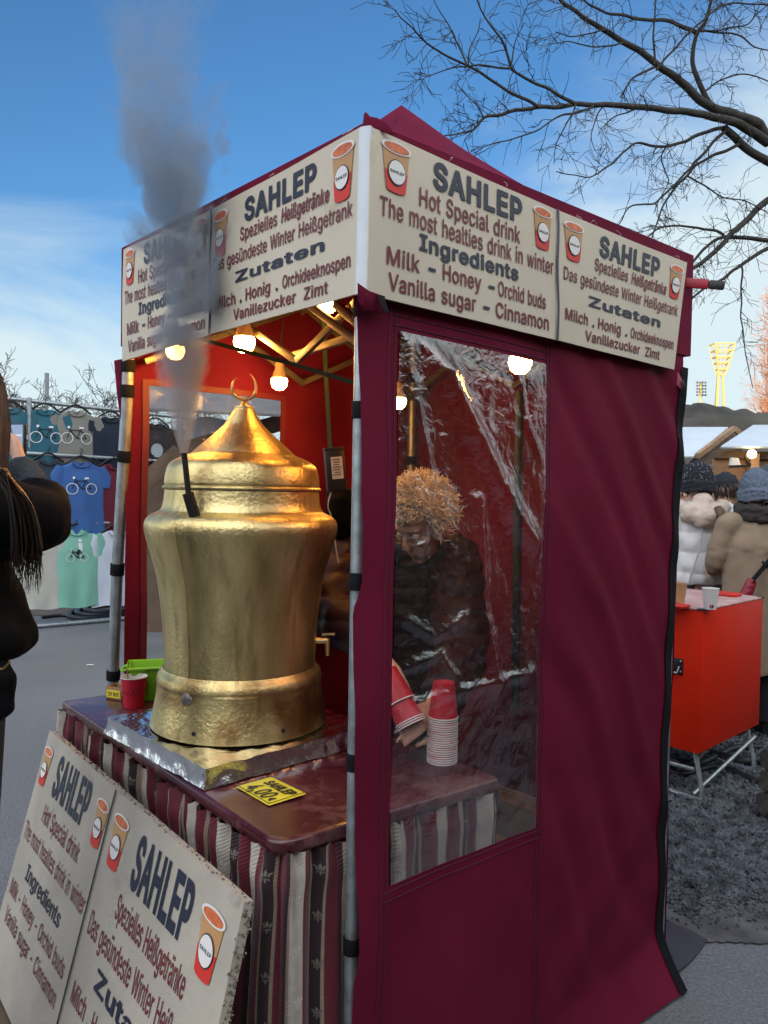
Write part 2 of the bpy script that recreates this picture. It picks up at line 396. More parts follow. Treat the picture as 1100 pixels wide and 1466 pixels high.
def clear_mat(name, tint, base, bump):
    mt = bpy.data.materials.new(name); mt.use_nodes = True; t = mt.node_tree
    for n in list(t.nodes):
        if n.type != 'OUTPUT_MATERIAL': t.nodes.remove(n)
    out = t.nodes[0]
    tr = nd(t, 'ShaderNodeBsdfTransparent'); tr.inputs[0].default_value = (*tint, 1)
    gl = nd(t, 'ShaderNodeBsdfGlossy'); gl.inputs['Roughness'].default_value = .035; gl.inputs['Color'].default_value = (.95, .95, .95, 1)
    lw = nd(t, 'ShaderNodeLayerWeight'); lw.inputs['Blend'].default_value = .35
    pw = nd(t, 'ShaderNodeMath', operation='POWER'); pw.inputs[1].default_value = 2.2; t.links.new(lw.outputs['Facing'], pw.inputs[0])
    ma = nd(t, 'ShaderNodeMath', operation='MULTIPLY_ADD'); ma.inputs[1].default_value = .55; ma.inputs[2].default_value = base; ma.use_clamp = True
    t.links.new(pw.outputs[0], ma.inputs[0])
    c = t.nodes.new('ShaderNodeTexCoord'); n = nd(t, 'ShaderNodeTexNoise'); n.inputs['Scale'].default_value = 26; n.inputs['Detail'].default_value = 7; n.inputs['Distortion'].default_value = 1.5
    t.links.new(c.outputs['Object'], n.inputs['Vector'])
    bu = nd(t, 'ShaderNodeBump'); bu.inputs['Strength'].default_value = bump; bu.inputs['Distance'].default_value = .01
    t.links.new(n.outputs['Fac'], bu.inputs['Height']); t.links.new(bu.outputs[0], gl.inputs['Normal']); t.links.new(bu.outputs[0], lw.inputs['Normal'])
    mi = nd(t, 'ShaderNodeMixShader'); t.links.new(ma.outputs[0], mi.inputs[0]); t.links.new(tr.outputs[0], mi.inputs[1]); t.links.new(gl.outputs[0], mi.inputs[2])
    t.links.new(mi.outputs[0], out.inputs['Surface'])
    return mt
M['clear'] = clear_mat('clear_pvc', (.93, .92, .93), .18, .45)
M['bulb'] = mat('lit_bulb_glass', (.9, .8, .6), .4, emit=((1.0, .44, .09), 50.0))
M['far_bulb'] = mat('lit_hut_bulb', (.9, .8, .6), .4, emit=((1.0, .66, .28), 8.0))

def ground_mat(name, a, b_, patch):
    mt = bpy.data.materials.new(name); mt.use_nodes = True; t = mt.node_tree; b = t.nodes['Principled BSDF']
    b.inputs['Roughness'].default_value = .85
    c = t.nodes.new('ShaderNodeTexCoord')
    n1 = nd(t, 'ShaderNodeTexNoise'); n1.inputs['Scale'].default_value = 1.1; n1.inputs['Detail'].default_value = 8; t.links.new(c.outputs['Object'], n1.inputs['Vector'])
    n2 = nd(t, 'ShaderNodeTexNoise'); n2.inputs['Scale'].default_value = 90; n2.inputs['Detail'].default_value = 3; t.links.new(c.outputs['Object'], n2.inputs['Vector'])
    vo = nd(t, 'ShaderNodeTexVoronoi'); vo.inputs['Scale'].default_value = 120; t.links.new(c.outputs['Object'], vo.inputs['Vector'])
    m1 = nd(t, 'ShaderNodeMapRange'); m1.inputs['From Min'].default_value = .35; m1.inputs['From Max'].default_value = .65; t.links.new(n1.outputs['Fac'], m1.inputs[0])
    x = nd(t, 'ShaderNodeMix', data_type='RGBA'); x.inputs[6].default_value = (*a, 1); x.inputs[7].default_value = (*b_, 1); t.links.new(m1.outputs[0], x.inputs[0])
    x2 = nd(t, 'ShaderNodeMix', data_type='RGBA', blend_type='OVERLAY'); x2.inputs[0].default_value = .75; t.links.new(x.outputs[2], x2.inputs[6]); t.links.new(n2.outputs['Fac'], x2.inputs[7])
    x3 = nd(t, 'ShaderNodeMix', data_type='RGBA'); m3 = nd(t, 'ShaderNodeMapRange'); m3.inputs['From Min'].default_value = .80; m3.inputs['From Max'].default_value = .95; m3.inputs['To Max'].default_value = .6
    t.links.new(vo.outputs['Color'], m3.inputs[0]); t.links.new(m3.outputs[0], x3.inputs[0]); t.links.new(x2.outputs[2], x3.inputs[6]); x3.inputs[7].default_value = (*patch, 1)
    t.links.new(x3.outputs[2], b.inputs['Base Color'])
    n7 = nd(t, 'ShaderNodeTexNoise'); n7.inputs['Scale'].default_value = .55; n7.inputs['Detail'].default_value = 10; n7.inputs['Roughness'].default_value = .72; t.links.new(c.outputs['Object'], n7.inputs['Vector'])
    m7 = nd(t, 'ShaderNodeMapRange'); m7.inputs['From Min'].default_value = .50; m7.inputs['From Max'].default_value = .66; m7.inputs['To Max'].default_value = .7; t.links.new(n7.outputs['Fac'], m7.inputs[0])
    x7 = nd(t, 'ShaderNodeMix', data_type='RGBA'); t.links.new(m7.outputs[0], x7.inputs[0]); t.links.new(x3.outputs[2], x7.inputs[6]); x7.inputs[7].default_value = (.135, .13, .125, 1); t.links.new(x7.outputs[2], b.inputs['Base Color'])
    bu = nd(t, 'ShaderNodeBump'); bu.inputs['Strength'].default_value = .5; bu.inputs['Distance'].default_value = .006
    ad_ = nd(t, 'ShaderNodeMath', operation='ADD'); t.links.new(vo.outputs['Distance'], ad_.inputs[0]); t.links.new(n2.outputs['Fac'], ad_.inputs[1])
    t.links.new(ad_.outputs[0], bu.inputs['Height']); t.links.new(bu.outputs[0], b.inputs['Normal'])
    return mt
M['asphalt'] = ground_mat('asphalt', (.125, .13, .14), (.18, .185, .195), (.28, .28, .28))
M['dirt'] = mat('dirt', (.085, .068, .055), .95, var=.45, vscale=1.2, bump=.6, bscale=2.5, detail=9)
M['gravel_bed'] = mat('gravel_bed', (.022, .022, .025), .95, var=.5, vscale=30, bump=.9, bscale=45, detail=8)
M['mound'] = mat('spoil_heap', (.066, .060, .050), .95, var=.5, vscale=.5, bump=.8, bscale=1.6, detail=10, dirt=((.10, .095, .085), 1.4, .6))

# ================================================================== SETTING
g = MB(); g.grid(lambda u, v: V((-900 + 1800 * u, -300 + 2000 * v, 0)), 8, 8)
tag(g.build('ground', M['asphalt'], smooth=False), kind='structure')
# dirt yard behind the asphalt on the left and the gravel bed on the right (thin sheets)
def sheet(name, pts, z, mt, n=0):
    b = MB(); b.poly([(p.x, p.y, z) for p in pts]); return tag(b.build(name, mt, smooth=False), kind='structure')
sheet('dirt_yard', [gz(-700, 889, 0), gz(160, 881, 0), gz(330, 880, 0), V((-1, 70, 0)), V((-70, 70, 0))], .004, M['dirt'])
sheet('gravel_bed', [gz(880, 1330, 0), gz(975, 1290, 0), gz(1040, 1330, 0), gz(1300, 1345, 0), V((9, 4.5, 0)), V((12, 9.4, 0)), V((1.2, 9.4, 0))], .004, M['gravel_bed'])
def ragged(name, ys, z, mt, seed):
    up = [gz(x, ys[0] + 14 * nz(x * .021, seed) + 6 * nz(x * .09, seed + 3), 0) for x in range(860, 1320, 7)]
    lo = [gz(x, ys[1] + 13 * nz(x * .018, seed + 5) + 6 * nz(x * .08, seed + 8), 0) for x in range(1314, 855, -7)]
    b = MB(); b.poly([(p.x, p.y, z) for p in up + lo]); return tag(b.build(name, mt, smooth=False), kind='structure')
ragged('dirt_strip', (1262, 1352), .008, mat('trodden_dirt', (.095, .089, .092), .95, var=.45, vscale=7, bump=.7, bscale=60, detail=9, col2=(.16, .155, .16)), 2.2)
# unseen embankment put in behind the camera so that its shade covers the market
def hill_z(x, y): return 24 * math.exp(-((y + 85) / 16) ** 2) * (1 + .12 * nz(x * .03, y * .05)) - .05
g = MB(); g.grid(lambda u, v: (lambda x, y: V((x, y, hill_z(x, y))))(-420 + 840 * u, -130 + 90 * v), 90, 26)
tag(g.build('hill', M['dirt']), kind='structure')
# spoil heap behind the huts
def mound_z(x, y):
    h = 5.6 * math.exp(-((y - 36) / 7.0) ** 2) * (.5 + .5 * math.tanh((x - 1) / 3.0))
    return h * (1 + .10 * nz(x * .25, y * .3, 2) + .07 * nz(x * .8, y * .8, 5) + .03 * nz(x * 2.3, y * 2.3)) - .05
g = MB(); g.grid(lambda u, v: (lambda x, y: V((x, y, mound_z(x, y))))(-6 + 46 * u, 20 + 30 * v), 210, 110)
tag(g.build('dirt_mound', M['mound']), kind='structure')

# gravel stones that catch the eye near the orange box
def stone(mb, c, s, mi=0):
    q = [V((1, 0, 0)), V((-1, 0, 0)), V((0, 1, 0)), V((0, -1, 0)), V((0, 0, 1)), V((0, 0, -1))]
    rt = Matrix.Rotation(random.uniform(0, 6.3), 3, 'Z') @ Matrix.Rotation(random.uniform(0, 6.3), 3, 'X')
    mb.add([c + rt @ (p * s * random.uniform(.55, 1.2)) for p in q],
           [(0, 2, 4), (2, 1, 4), (1, 3, 4), (3, 0, 4), (2, 0, 5), (1, 2, 5), (3, 1, 5), (0, 3, 5)], mi)
g = MB()
for i in range(11000):
    py = 1030 + 330 * random.random() ** .8; px = random.uniform(925, 1130)
    p = gz(px, py, .0)
    edge = 1345 + 30 * nz(px * .02, 3.1)
    if py > edge - 105 and random.random() > max(0, (edge - py) / 105) ** 1.5: continue
    sz = random.uniform(.009, .021) * (1.2 if random.random() < .1 else 1)
    if py > 1220: sz *= lerp(1, .45, (py - 1220) / 125)
    stone(g, V((p.x, p.y, sz * .35 + (.008 if py > 1240 else .004))), sz)
tag(g.build('gravel', M['gravel'], smooth=False, fix=False), 'loose dark grey crushed stone around the orange box legs', 'gravel', kind='stuff')

# ------------------------------------------------------------------ far floodlight masts
def mast_big():
    Y = 250.0; s = Y / FPX
    base = at(1030, 600, Y); o = V((base.x, Y, 0))
    t = thing('floodlight_tower', o, 'yellow floodlight tower with a flared lattice head on three legs', 'tower')
    P = lambda px, py, dy=0: at(px, py, Y) + V((0, dy, 0))
    b = MB()
    for (tx, bx, dy) in ((1028, 1017, -3), (1031, 1030, 6), (1034, 1040, -3)):
        a = P(tx, 536, dy * .2); c = P(bx, 592, dy); c.z = 0
        b2 = MB(); b2.tube([c, a], [.50, .40], 8); b2.build('leg', M['tower'], t)
    rows = [(493, 1020, 1049), (502.5, 1021.5, 1047), (511.5, 1023, 1045), (520, 1025, 1042.5), (529, 1026.5, 1040), (537, 1028, 1036.5)]
    for (y, x0, x1) in rows:
        d = (x1 - x0) * s * .35
        for dy in (-d, d): b.bar(P(x0, y, dy), P(x1, y, dy), .30, .36)
        for x in (x0, x1): b.bar(P(x, y, -d), P(x, y, d), .3, .3)
    for (r0_, r1_) in zip(rows, rows[1:]):
        for q in (0.0, .5, 1.0):
            xa = lerp(r0_[1], r0_[2], q); xb = lerp(r1_[1], r1_[2], q)
            d0 = (r0_[2] - r0_[1]) * s * .35; d1 = (r1_[2] - r1_[1]) * s * .35
            w = .36 if q != .5 else .18
            for sg in (-1, 1): b.bar(P(xa, r0_[0], sg * d0), P(xb, r1_[0], sg * d1), w, w)
        for q in (.12, .88):
            xa = lerp(r0_[1], r0_[2], q); xb = lerp(r1_[1], r1_[2], q)
            b.bar(P(xa, r0_[0], -d0), P(lerp(r1_[1], r1_[2], .02 if q < .5 else .98), r1_[0], -d1), .2, .2)
    b.build('lattice_head', M['tower'], t, smooth=False)
mast_big()
def mast_small():
    Y = 290.0; base = at(1004, 592, Y)
    t = thing('floodlight_mast', V((base.x, Y, 0)), 'slim far mast carrying a square grid of floodlights', 'floodlight mast')
    a = at(1003.5, 548, Y); c = V((base.x, Y, 0))
    MB().tube([c, a], [.55, .4], 8).build('pole', M['tower'], t)
    b = MB()
    for r in range(5):
        y = 547.5 + r * 4.5
        b.bar(at(998, y, Y + .5), at(1011, y, Y + .5), .2, .2)
        for k in range(4): b.ell(at(998.5 + k * 4.0, y, Y), (.46, .3, .46), None, 8)
    b.build('lamp_bank', M['lampgrey'], t)
mast_small()

# ------------------------------------------------------------------ winter trees
def twig(mb, p, d, ln, r, depth, wob=.35, seg=3, drop=0.0, minr=.002):
    n = max(2, int(3 + depth)); pts = [p]; q = V(p); dd = V(d)
    for i in range(n):
        dd = (dd + V((random.gauss(0, wob), random.gauss(0, wob), random.gauss(0, wob) - drop)) * .45).normalized()
        q = q + dd * ln / n; pts.append(q)
    rs = [max(minr, r * (1 - .65 * i / n)) for i in range(n + 1)]
    mb.tube(pts, rs, 5 if depth > 2 else seg, cap=False)
    if depth <= 0: return
    k = random.randint(2, 3) if depth > 1 else random.randint(2, 4)
    for j in range(k):
        f = random.uniform(.35, 1.0) if j else 1.0
        i = min(n, int(f * n)); b = pts[i]
        side = dd.cross(V((random.gauss(0, 1), random.gauss(0, 1), random.gauss(0, 1)))).normalized()
        nd_ = (dd * random.uniform(.5, 1.0) + side * random.uniform(.35, .9)).normalized()
        twig(mb, b, nd_, ln * random.uniform(.5, .8), max(minr, rs[i] * .72), depth - 1, wob, seg, drop, minr)
def far_tree(px, Y, h, lab, group='bare trees behind the shirt rack', spread=.5):
    o = at(px, 700, Y); o.z = 0
    t = thing('bare_tree', o, lab, 'tree', group)
    tr = MB(); tr.tube([o, o + V((.1, 0, h * .16)), o + V((0, .1, h * .34))], [h * .024, h * .019, h * .015], 7); tr.build('trunk', M['far_bark'], t)
    cr_ = MB()
    for i in range(9):
        a = i * 2.4; e = random.uniform(.55, 1.25)
        st = o + V((0, 0, h * random.uniform(.16, .34)))
        d = V((math.cos(a) * math.cos(e), math.sin(a) * math.cos(e), math.sin(e)))
        twig(cr_, st, d, h * random.uniform(.26, .36), h * .010, 5, .34, 3, -.02, .011)
    cr_.build('crown', M['far_bark'], t, fix=False)
for a in ((8, 34, 7.4, 'tallest bare tree at the left edge behind the shirt rack'),
          (62, 40, 7.0, 'bare tree behind the grey post and the teal shirt'),
          (104, 38, 6.1, 'low bare tree above the grey bicycle shirt'),
          (160, 40, 7.3, 'bare tree just left of the far tent pole'),
          (228, 36, 7.6, 'bare tree seen through the clear left window'),
          (292, 44, 8.6, 'bare tree seen through the window right of the smoke')):
    far_tree(*a)
def poplar(px, Y, h, lab):
    o = at(px, 700, Y); o.z = 0
    t = thing('poplar_tree', o, lab, 'tree', 'poplars at the right edge')
    MB().tube([o, o + V((0, 0, h * .5)), o + V((0, 0, h * .97))], [.35, .22, .03], 7).build('trunk', M['poplar'], t)
    c = MB()
    for i in range(240):
        f = random.random(); z = h * (.03 + .9 * f); a = random.uniform(0, 6.28); ln = h * random.uniform(.10, .22) * (1 - .5 * f)
        d = V((math.cos(a) * .26, math.sin(a) * .26, 1)).normalized()
        st = o + V((0, 0, z)) + V((math.cos(a), math.sin(a), 0)) * random.uniform(0, .045) * h * (1 - .7 * f)
        twig(c, st, d, ln, .05, 2, .16, 3, -.12, .020)
    c.build('crown', M['poplar'], t, fix=False)
poplar(1107, 92, 26.5, 'tall orange-lit poplar at the right edge of the picture')
poplar(1128, 96, 27, 'second orange-lit poplar cut by the right edge')

# big bare tree on the right: traced limbs at true distance, trunk out of frame
def big_tree():
    TX = V((4.15, 6.7, 0))
    t = thing('bare_tree', TX, 'big bare tree reaching over the tent from the right', 'tree')
    tr = MB(); tr.tube(spline([TX, TX + V((.03, 0, 1.4)), TX + V((-.06, 0, 3.0)), at(1240, 290, 6.7), at(1225, 200, 6.75), at(1200, 60, 6.9), at(1190, -120, 7.1)], 5), [.24 - .0055 * i for i in range(31)], 14)
    tr.build('trunk', M['bark'], t)
    lim = [  # pixels, depth start..end, radius px start..end
        ([(1235, 260), (1170, 225), (1100, 195), (1082, 175), (1042, 160), (1013, 151), (984, 125), (960, 105), (937, 90), (896, 61), (867, 42), (838, 25), (809, 4), (790, -25)], 6.7, 5.9, 11, 2.5),
        ([(1100, 204), (1056, 178), (1033, 170), (1007, 163), (969, 158.5), (925, 154), (867, 150), (824, 150), (772, 154), (721, 162.5), (693, 169), (680, 185), (660, 191), (636, 194)], 6.5, 5.2, 8, 1.0),
        ([(1033, 170), (1018, 151), (1007, 131), (995, 102), (994, 73), (998, 49), (1010, 29), (1018, 3), (1022, -30)], 6.45, 6.3, 5.5, 2),
        ([(998, 49), (978, 38), (954, 29), (911, 26), (882, 20), (850, 9), (825, -8)], 6.4, 5.8, 4, 1.5),
        ([(1240, 330), (1170, 270), (1100, 231), (1085, 224), (1056, 201), (1036, 183)], 6.7, 6.4, 8, 6),
        ([(1036, 183), (1013, 189), (984, 201), (954, 209), (937, 209), (911, 205), (896, 215), (870, 239), (853, 249), (838, 254), (797, 246)], 6.4, 5.6, 3.6, .8),
        ([(1039, 186), (1021, 206), (995, 233), (989, 241), (954, 276), (937, 290), (905, 294), (890, 316), (876, 334)], 6.4, 5.9, 3.2, .8),
        ([(1059, 206), (1027, 221), (998, 237), (984, 252), (966, 270), (952, 293), (939, 325), (931, 351)], 6.45, 6.0, 3.2, 1),
        ([(1238, 250), (1170, 262), (1100, 287), (1071, 313), (1048, 334), (1027, 357), (1007, 374), (984, 390), (960, 420)], 6.7, 6.1, 7, 2.5),
        ([(1238, 340), (1180, 346), (1100, 344), (1050, 338), (1030, 341), (995, 372), (970, 400)], 6.7, 6.2, 5.5, 1.6),
        ([(1036, 336), (1007, 326.5), (954, 324), (925, 340), (905, 348)], 6.3, 5.9, 2.6, .8),
        ([(1238, 320), (1160, 330), (1100, 354), (1062, 380), (1036, 398), (1001, 418), (981, 441), (970, 460)], 6.7, 6.2, 4.6, 1),
        ([(1062, 380), (1061, 418), (1062, 462), (1068, 505), (1077, 555)], 6.3, 6.1, 1.9, .7),
        ([(984, 252), (1010, 266), (1035, 282), (1065, 288), (1100, 305)], 6.3, 6.5, 1.7, .9),
        ([(772, 153), (748, 140), (702, 113), (669, 94), (628, 72), (604, 55), (590, 39), (575, 26), (566, 13)], 5.3, 4.7, 3.2, .8),
        ([(823, 148), (800, 135), (767, 119), (741, 103), (732, 94), (717, 55), (702, 33), (684, 0), (676, -25)], 5.5, 5.0, 3.4, .9),
        ([(732, 96), (691, 94), (669, 94), (640, 99), (612, 107), (592, 102)], 5.05, 4.8, 1.9, .6),
        ([(669, 93), (654, 61), (643, 37), (630, 15), (620, -8)], 4.85, 4.8, 1.7, .7),
        ([(732, 90), (735, 72), (737, 59), (742, 45), (751, 32)], 5.05, 5.0, 1.5, .6),
        ([(693, 169), (682, 150), (668, 138), (655, 120)], 5.15, 5.0, 1.3, .5),
        ([(850, 152), (820, 162), (800, 168), (778, 181), (752, 192), (720, 202), (695, 210), (675, 214)], 5.6, 5.1, 2.2, .7),
        ([(671, 92), (672, 70), (685, 45), (690, 25)], 4.85, 4.85, 1.3, .6),
        ([(937, 92), (934, 60), (937, 25), (940, -10)], 6.1, 6.0, 2.2, 1.2),
        ([(937, 96), (912, 108), (900, 118), (889, 140)], 6.1, 6.0, 2.3, 1.2),
        ([(940, 100), (975, 60), (1000, 35), (1030, 10), (1060, 4), (1110, 8)], 6.2, 6.4, 2.0, 1.2),
        ([(1000, 44), (1030, 46), (1060, 52), (1080, 66), (1105, 72)], 6.4, 6.5, 1.8, .9),
        ([(1005, 45), (1035, 42), (1070, 33), (1090, 15), (1110, -5)], 6.4, 6.5, 1.6, .9),
        ([(1010, 130), (1030, 115), (1060, 107), (1095, 115), (1115, 125)], 6.4, 6.5, 1.6, .8),
        ([(867, 150), (855, 165), (848, 190), (852, 215)], 5.9, 5.8, 1.5, .6),
        ([(824, 150), (812, 175), (798, 205), (795, 235)], 5.6, 5.4, 1.6, .6),
        ([(896, 62), (870, 66), (845, 66), (815, 60), (785, 62)], 6.0, 5.7, 1.8, .7),
        ([(867, 42), (845, 46), (815, 52), (795, 45)], 5.95, 5.7, 1.6, .7),
        ([(954, 209), (948, 222), (953, 245), (956, 260), (948, 280), (936, 305)], 6.2, 6.1, 1.5, .6),
        ([(925, 154), (905, 158), (880, 168), (862, 185)], 6.1, 5.9, 1.6, .7),
        ([(1048, 334), (1045, 318), (1038, 305)], 6.3, 6.3, 1.2, .7),
    ]
    cw = MB(); PX = .0036
    for (px, ya, yb, ra, rb) in lim:
        n = len(px); P = [at(x, y, lerp(ya, yb, i / (n - 1))) for i, (x, y) in enumerate(px)]
        sp = spline(P, 5); k = len(sp)
        rs = [.86 * max(.0034, lerp(ra, rb, (i / (k - 1)) ** .8) * lerp(ya, yb, i / (k - 1)) / FPX) for i in range(k)]
        q = [p + V((nz(p.x * 6, p.y * 6, p.z * 6), 0, nz(p.z * 7, p.x * 7, 3))) * .016 for p in sp]
        q[0] = sp[0]
        MB().tube(q, rs, 10 if ra > 5 else 6).build('limb', M['bark'], t, fix=False)
        L_ = sum((q[i + 1] - q[i]).length for i in range(k - 1))
        ntw = int(L_ * 14)
        for j in range(ntw):
            i = random.randrange(int(k * .12), k); d = (q[min(i + 1, k - 1)] - q[max(i - 1, 0)]).normalized()
            if rs[i] > .034 and random.random() < .75: continue
            side = d.cross(V((random.gauss(0, 1), random.gauss(0, .8), random.gauss(0, 1)))).normalized()
            dd = (d * random.uniform(.2, .9) + side * random.uniform(.5, 1)).normalized()
            twig(cw, q[i], dd, random.uniform(.07, .26), min(.0036, rs[i] * .55), random.choice((0, 1, 1, 2)), .42, 3, .03, .0018)
    cw.build('twigs', M['bark'], t, fix=False)
big_tree()

# ------------------------------------------------------------------ market huts on the right
def hut(name_lab, roof, front_x, Yf, gable, lampside=None):
    (ex0, ex1, ey), (rx0, rx1, ry), Yr = roof
    o = at((ex0 + ex1) / 2, 700, Yf); o.z = 0
    t = thing('market_hut', o, name_lab, 'market hut', 'wooden huts behind the people')
    A, B = at(ex0, ey, Yf - .25), at(ex1, ey, Yf - .25); C_, D = at(rx1, ry, Yr), at(rx0, ry, Yr)
    n = (B - A).cross(D - A).normalized()
    if n.z < 0: n = -n
    b = MB(); b.prism([A, B, C_, D], n * .03); b.build('roof', M['sheet'], t, bevel=.008)
    x0, x1 = A.x, B.x; zt = min(A.z, B.z) - .09
    w = MB(); w.box(((x0 + x1) / 2, Yf + .05, zt / 2), (x1 - x0 - .1, .06, zt)); w.build('front_wall', M['wood'], t, smooth=False)
    w = MB(); w.box(((x0 + x1) / 2, Yf - .02, zt + .03), (x1 - x0 - .04, .07, .09)); w.build('fascia', M['dark_wood'], t, bevel=.004)
    if gable:
        G = [B + V((.02, .06, -.02)), C_ + V((.35, .0, -.25)), C_ + V((0, 0, -.02))]
        gp = MB(); gp.prism([B + V((.0, .10, -.05)), B + V((.75, .45, -.05)), C_ + V((.22, -.02, -.20)), C_ + V((0, 0, -.03))], V((0, .05, 0))); gp.build('gable_board', M['dark_wood'], t, smooth=False)
        gp = MB(); gp.bar(B + V((.06, .02, .03)), C_ + V((.04, -.08, .0)), .05, .07); gp.bar(C_ + V((.06, -.06, 0)), C_ + V((.34, -.05, -.22)), .05, .07); gp.build('gable_batten', M['wood'], t)
    sw = MB(); sw.box((x1 - .06, Yf + 1.0, zt / 2), (.05, 1.9, zt)); sw.build('side_wall', M['dark_wood'], t, smooth=False)
    sb = MB(); zs = 1.6 + (710 - 690) / FPX * Yf; sb.box(((x0 + x1) / 2, Yf - .1, zs), (x1 - x0 - .2, .28, .035)); sb.build('shelf', M['dark_wood'], t, bevel=.004)
    return t
hut('brown wooden hut with pale sheet roof behind the white jacket', ((905, 993, 656), (925, 1043, 614), 11.0), None, 9.6, True)
h2 = hut('brown wooden hut with a lit bulb under its pale roof', ((1032, 1160, 642), (1078, 1170, 611), 11.2), None, 9.2, False)
b = MB(); b.ell(at(1077, 650, 8.9), .05); bl = b.build('bulb', M['far_bulb'], h2)
b = MB(); b.bar(at(1079, 650, 9.1), V((at(1079, 650, 9.1).x, 9.1, .02)), .10, .10); b.build('post', M['wood'], h2, smooth=False)
b = MB(); b.prism([at(1046, 666, 8.95), at(1062, 668, 8.95), at(1058, 656, 8.95), at(1048, 655, 8.95)], V((0, .05, 0))); b.build('hanging_card', M['white_paper'], h2, smooth=False)
b = MB(); b.bar(at(1045, 668, 8.95), at(1074, 667, 8.95), .03, .03); b.bar(at(1068, 652, 8.95), at(1074, 667, 8.95), .03, .03); b.build('bracket', M['black_steel'], h2)

# ================================================================== LETTERING
_gl = {}
import os
try: FONT = bpy.data.fonts.load(os.path.join(bpy.utils.system_resource('DATAFILES'), 'fonts', 'Inter.woff2'))   # lettering face shipped with Blender
except Exception as ex_: FONT = None; print('FONTFAIL', ex_)
def contours(ch):
    cu = bpy.data.curves.new('t', 'FONT'); cu.body = ch; cu.size = 1; cu.resolution_u = 3; cu.fill_mode = 'NONE'
    if FONT: cu.font = FONT
    ob = bpy.data.objects.new('t', cu); COL.objects.link(ob)
    dg = bpy.context.evaluated_depsgraph_get(); dg.update()
    me = bpy.data.meshes.new_from_object(ob.evaluated_get(dg)); P = [(v.co.x, v.co.y) for v in me.vertices]
    nxt = {}
    for e in me.edges: a, b = e.vertices; nxt.setdefault(a, []).append(b); nxt.setdefault(b, []).append(a)
    seen = set(); loops = []
    for a in range(len(P)):
        if a in seen or a not in nxt: continue
        lp = [a]; seen.add(a); b = a + 1 if a + 1 in nxt[a] else nxt[a][0]          # follow the outline's own direction
        while b not in seen:
            lp.append(b); seen.add(b); c = [q for q in nxt[b] if q not in seen]; 
            if not c: break
            b = c[0]
        q = [P[k] for k in lp]; r = [q[0]]
        for p in q[1:]:
            if math.hypot(p[0] - r[-1][0], p[1] - r[-1][1]) > 1e-4: r.append(p)
        if len(r) > 2: loops.append(r)
    bpy.data.objects.remove(ob); bpy.data.curves.remove(cu); bpy.data.meshes.remove(me)
    return loops
_ct, _ad, _gy = {}, {}, {}
def advance(ch):
    if ch not in _ad:
        x = lambda s: [p[0] for l in contours(s) for p in l]
        if 'H' not in _ad: _ad['H'] = max(x('HH')) - max(x('H'))
        _ad[ch] = max(x(ch + 'H')) - max(x('H')) if ch != 'H' else _ad['H']
    return _ad[ch]
def glyph(ch, bold):
    """one letter as triangles: outlines grown by `bold`, filled by winding number"""
    if (ch, bold) in _gy: return _gy[(ch, bold)]
    if ch not in _ct: _ct[ch] = contours(ch)
    loops = _ct[ch]
    if not loops: _gy[(ch, bold)] = ([], []); return _gy[(ch, bold)]
    area = lambda l: sum(l[i - 1][0] * l[i][1] - l[i][0] * l[i - 1][1] for i in range(len(l))) / 2
    sg = 1 if area(max(loops, key=lambda l: abs(area(l)))) > 0 else -1
    out = []
    for l in loops:
        n = len(l); q = []
        for i in range(n):
            ax_, ay_ = l[i][0] - l[i - 1][0], l[i][1] - l[i - 1][1]; bx_, by_ = l[(i + 1) % n][0] - l[i][0], l[(i + 1) % n][1] - l[i][1]
            la, lb_ = math.hypot(ax_, ay_), math.hypot(bx_, by_); n1 = (ay_ / la, -ax_ / la); n2 = (by_ / lb_, -bx_ / lb_)
            mx_, my_ = n1[0] + n2[0], n1[1] + n2[1]; d = mx_ * mx_ + my_ * my_
            k = min(2.0 / d, 1.6) if d > .2 else .8
            q.append((l[i][0] + sg * bold * mx_ * k, l[i][1] + sg * bold * my_ * k * .8))
        out.append(q)
    vs = [V(p) for l in out for p in l]; es = []; k = 0
    for l in out: es += [(k + i, k + (i + 1) % len(l)) for i in range(len(l))]; k += len(l)
    r = geometry.delaunay_2d_cdt(vs, es, [], 0, 1e-5)
    fs = []
    for t in r[2]:
        cx = sum(r[0][i].x for i in t) / len(t); cy_ = sum(r[0][i].y for i in t) / len(t); w = 0
        for l in out:
            for i in range(len(l)):
                (xa, ya), (xb, yb) = l[i - 1], l[i]
                if (ya <= cy_) != (yb <= cy_):
                    xx = xa + (cy_ - ya) / (yb - ya) * (xb - xa)
                    if xx > cx: w += 1 if yb > ya else -1
        if w * sg > 0: fs.append(tuple(t))
    _gy[(ch, bold)] = ([(p.x, p.y) for p in r[0]], fs); return _gy[(ch, bold)]
def glyphs(s, bold=0.0):
    k = (s, bold)
    if k not in _gl:
        vs, fs, x = [], [], 0.0
        for ch in s:
            if ch == ' ': x += .27; continue
            a, f = glyph(ch, bold); n = len(vs); vs += [(p[0] + x, p[1]) for p in a]; fs += [tuple(i + n for i in t) for t in f]; x += advance(ch) + bold * 1.2
        _gl[k] = (vs, fs)
    return _gl[k]
def caph(bold): return max(y for x, y in glyphs('H', bold)[0]) - max(0, bold) * .4
def put_text(mb, fn, s, u0, u1, vb, h, mi=0, bold=.02, slant=0.0, layer=0):
    vs, fs = glyphs(s, bold); x0 = min(p[0] for p in vs); x1 = max(p[0] for p in vs); c = caph(bold)
    mb.add([fn(u0 + (u1 - u0) * (x - x0) / (x1 - x0) + slant * (y / c) * h, vb - (y / c) * h, layer) for x, y in vs], fs, mi)
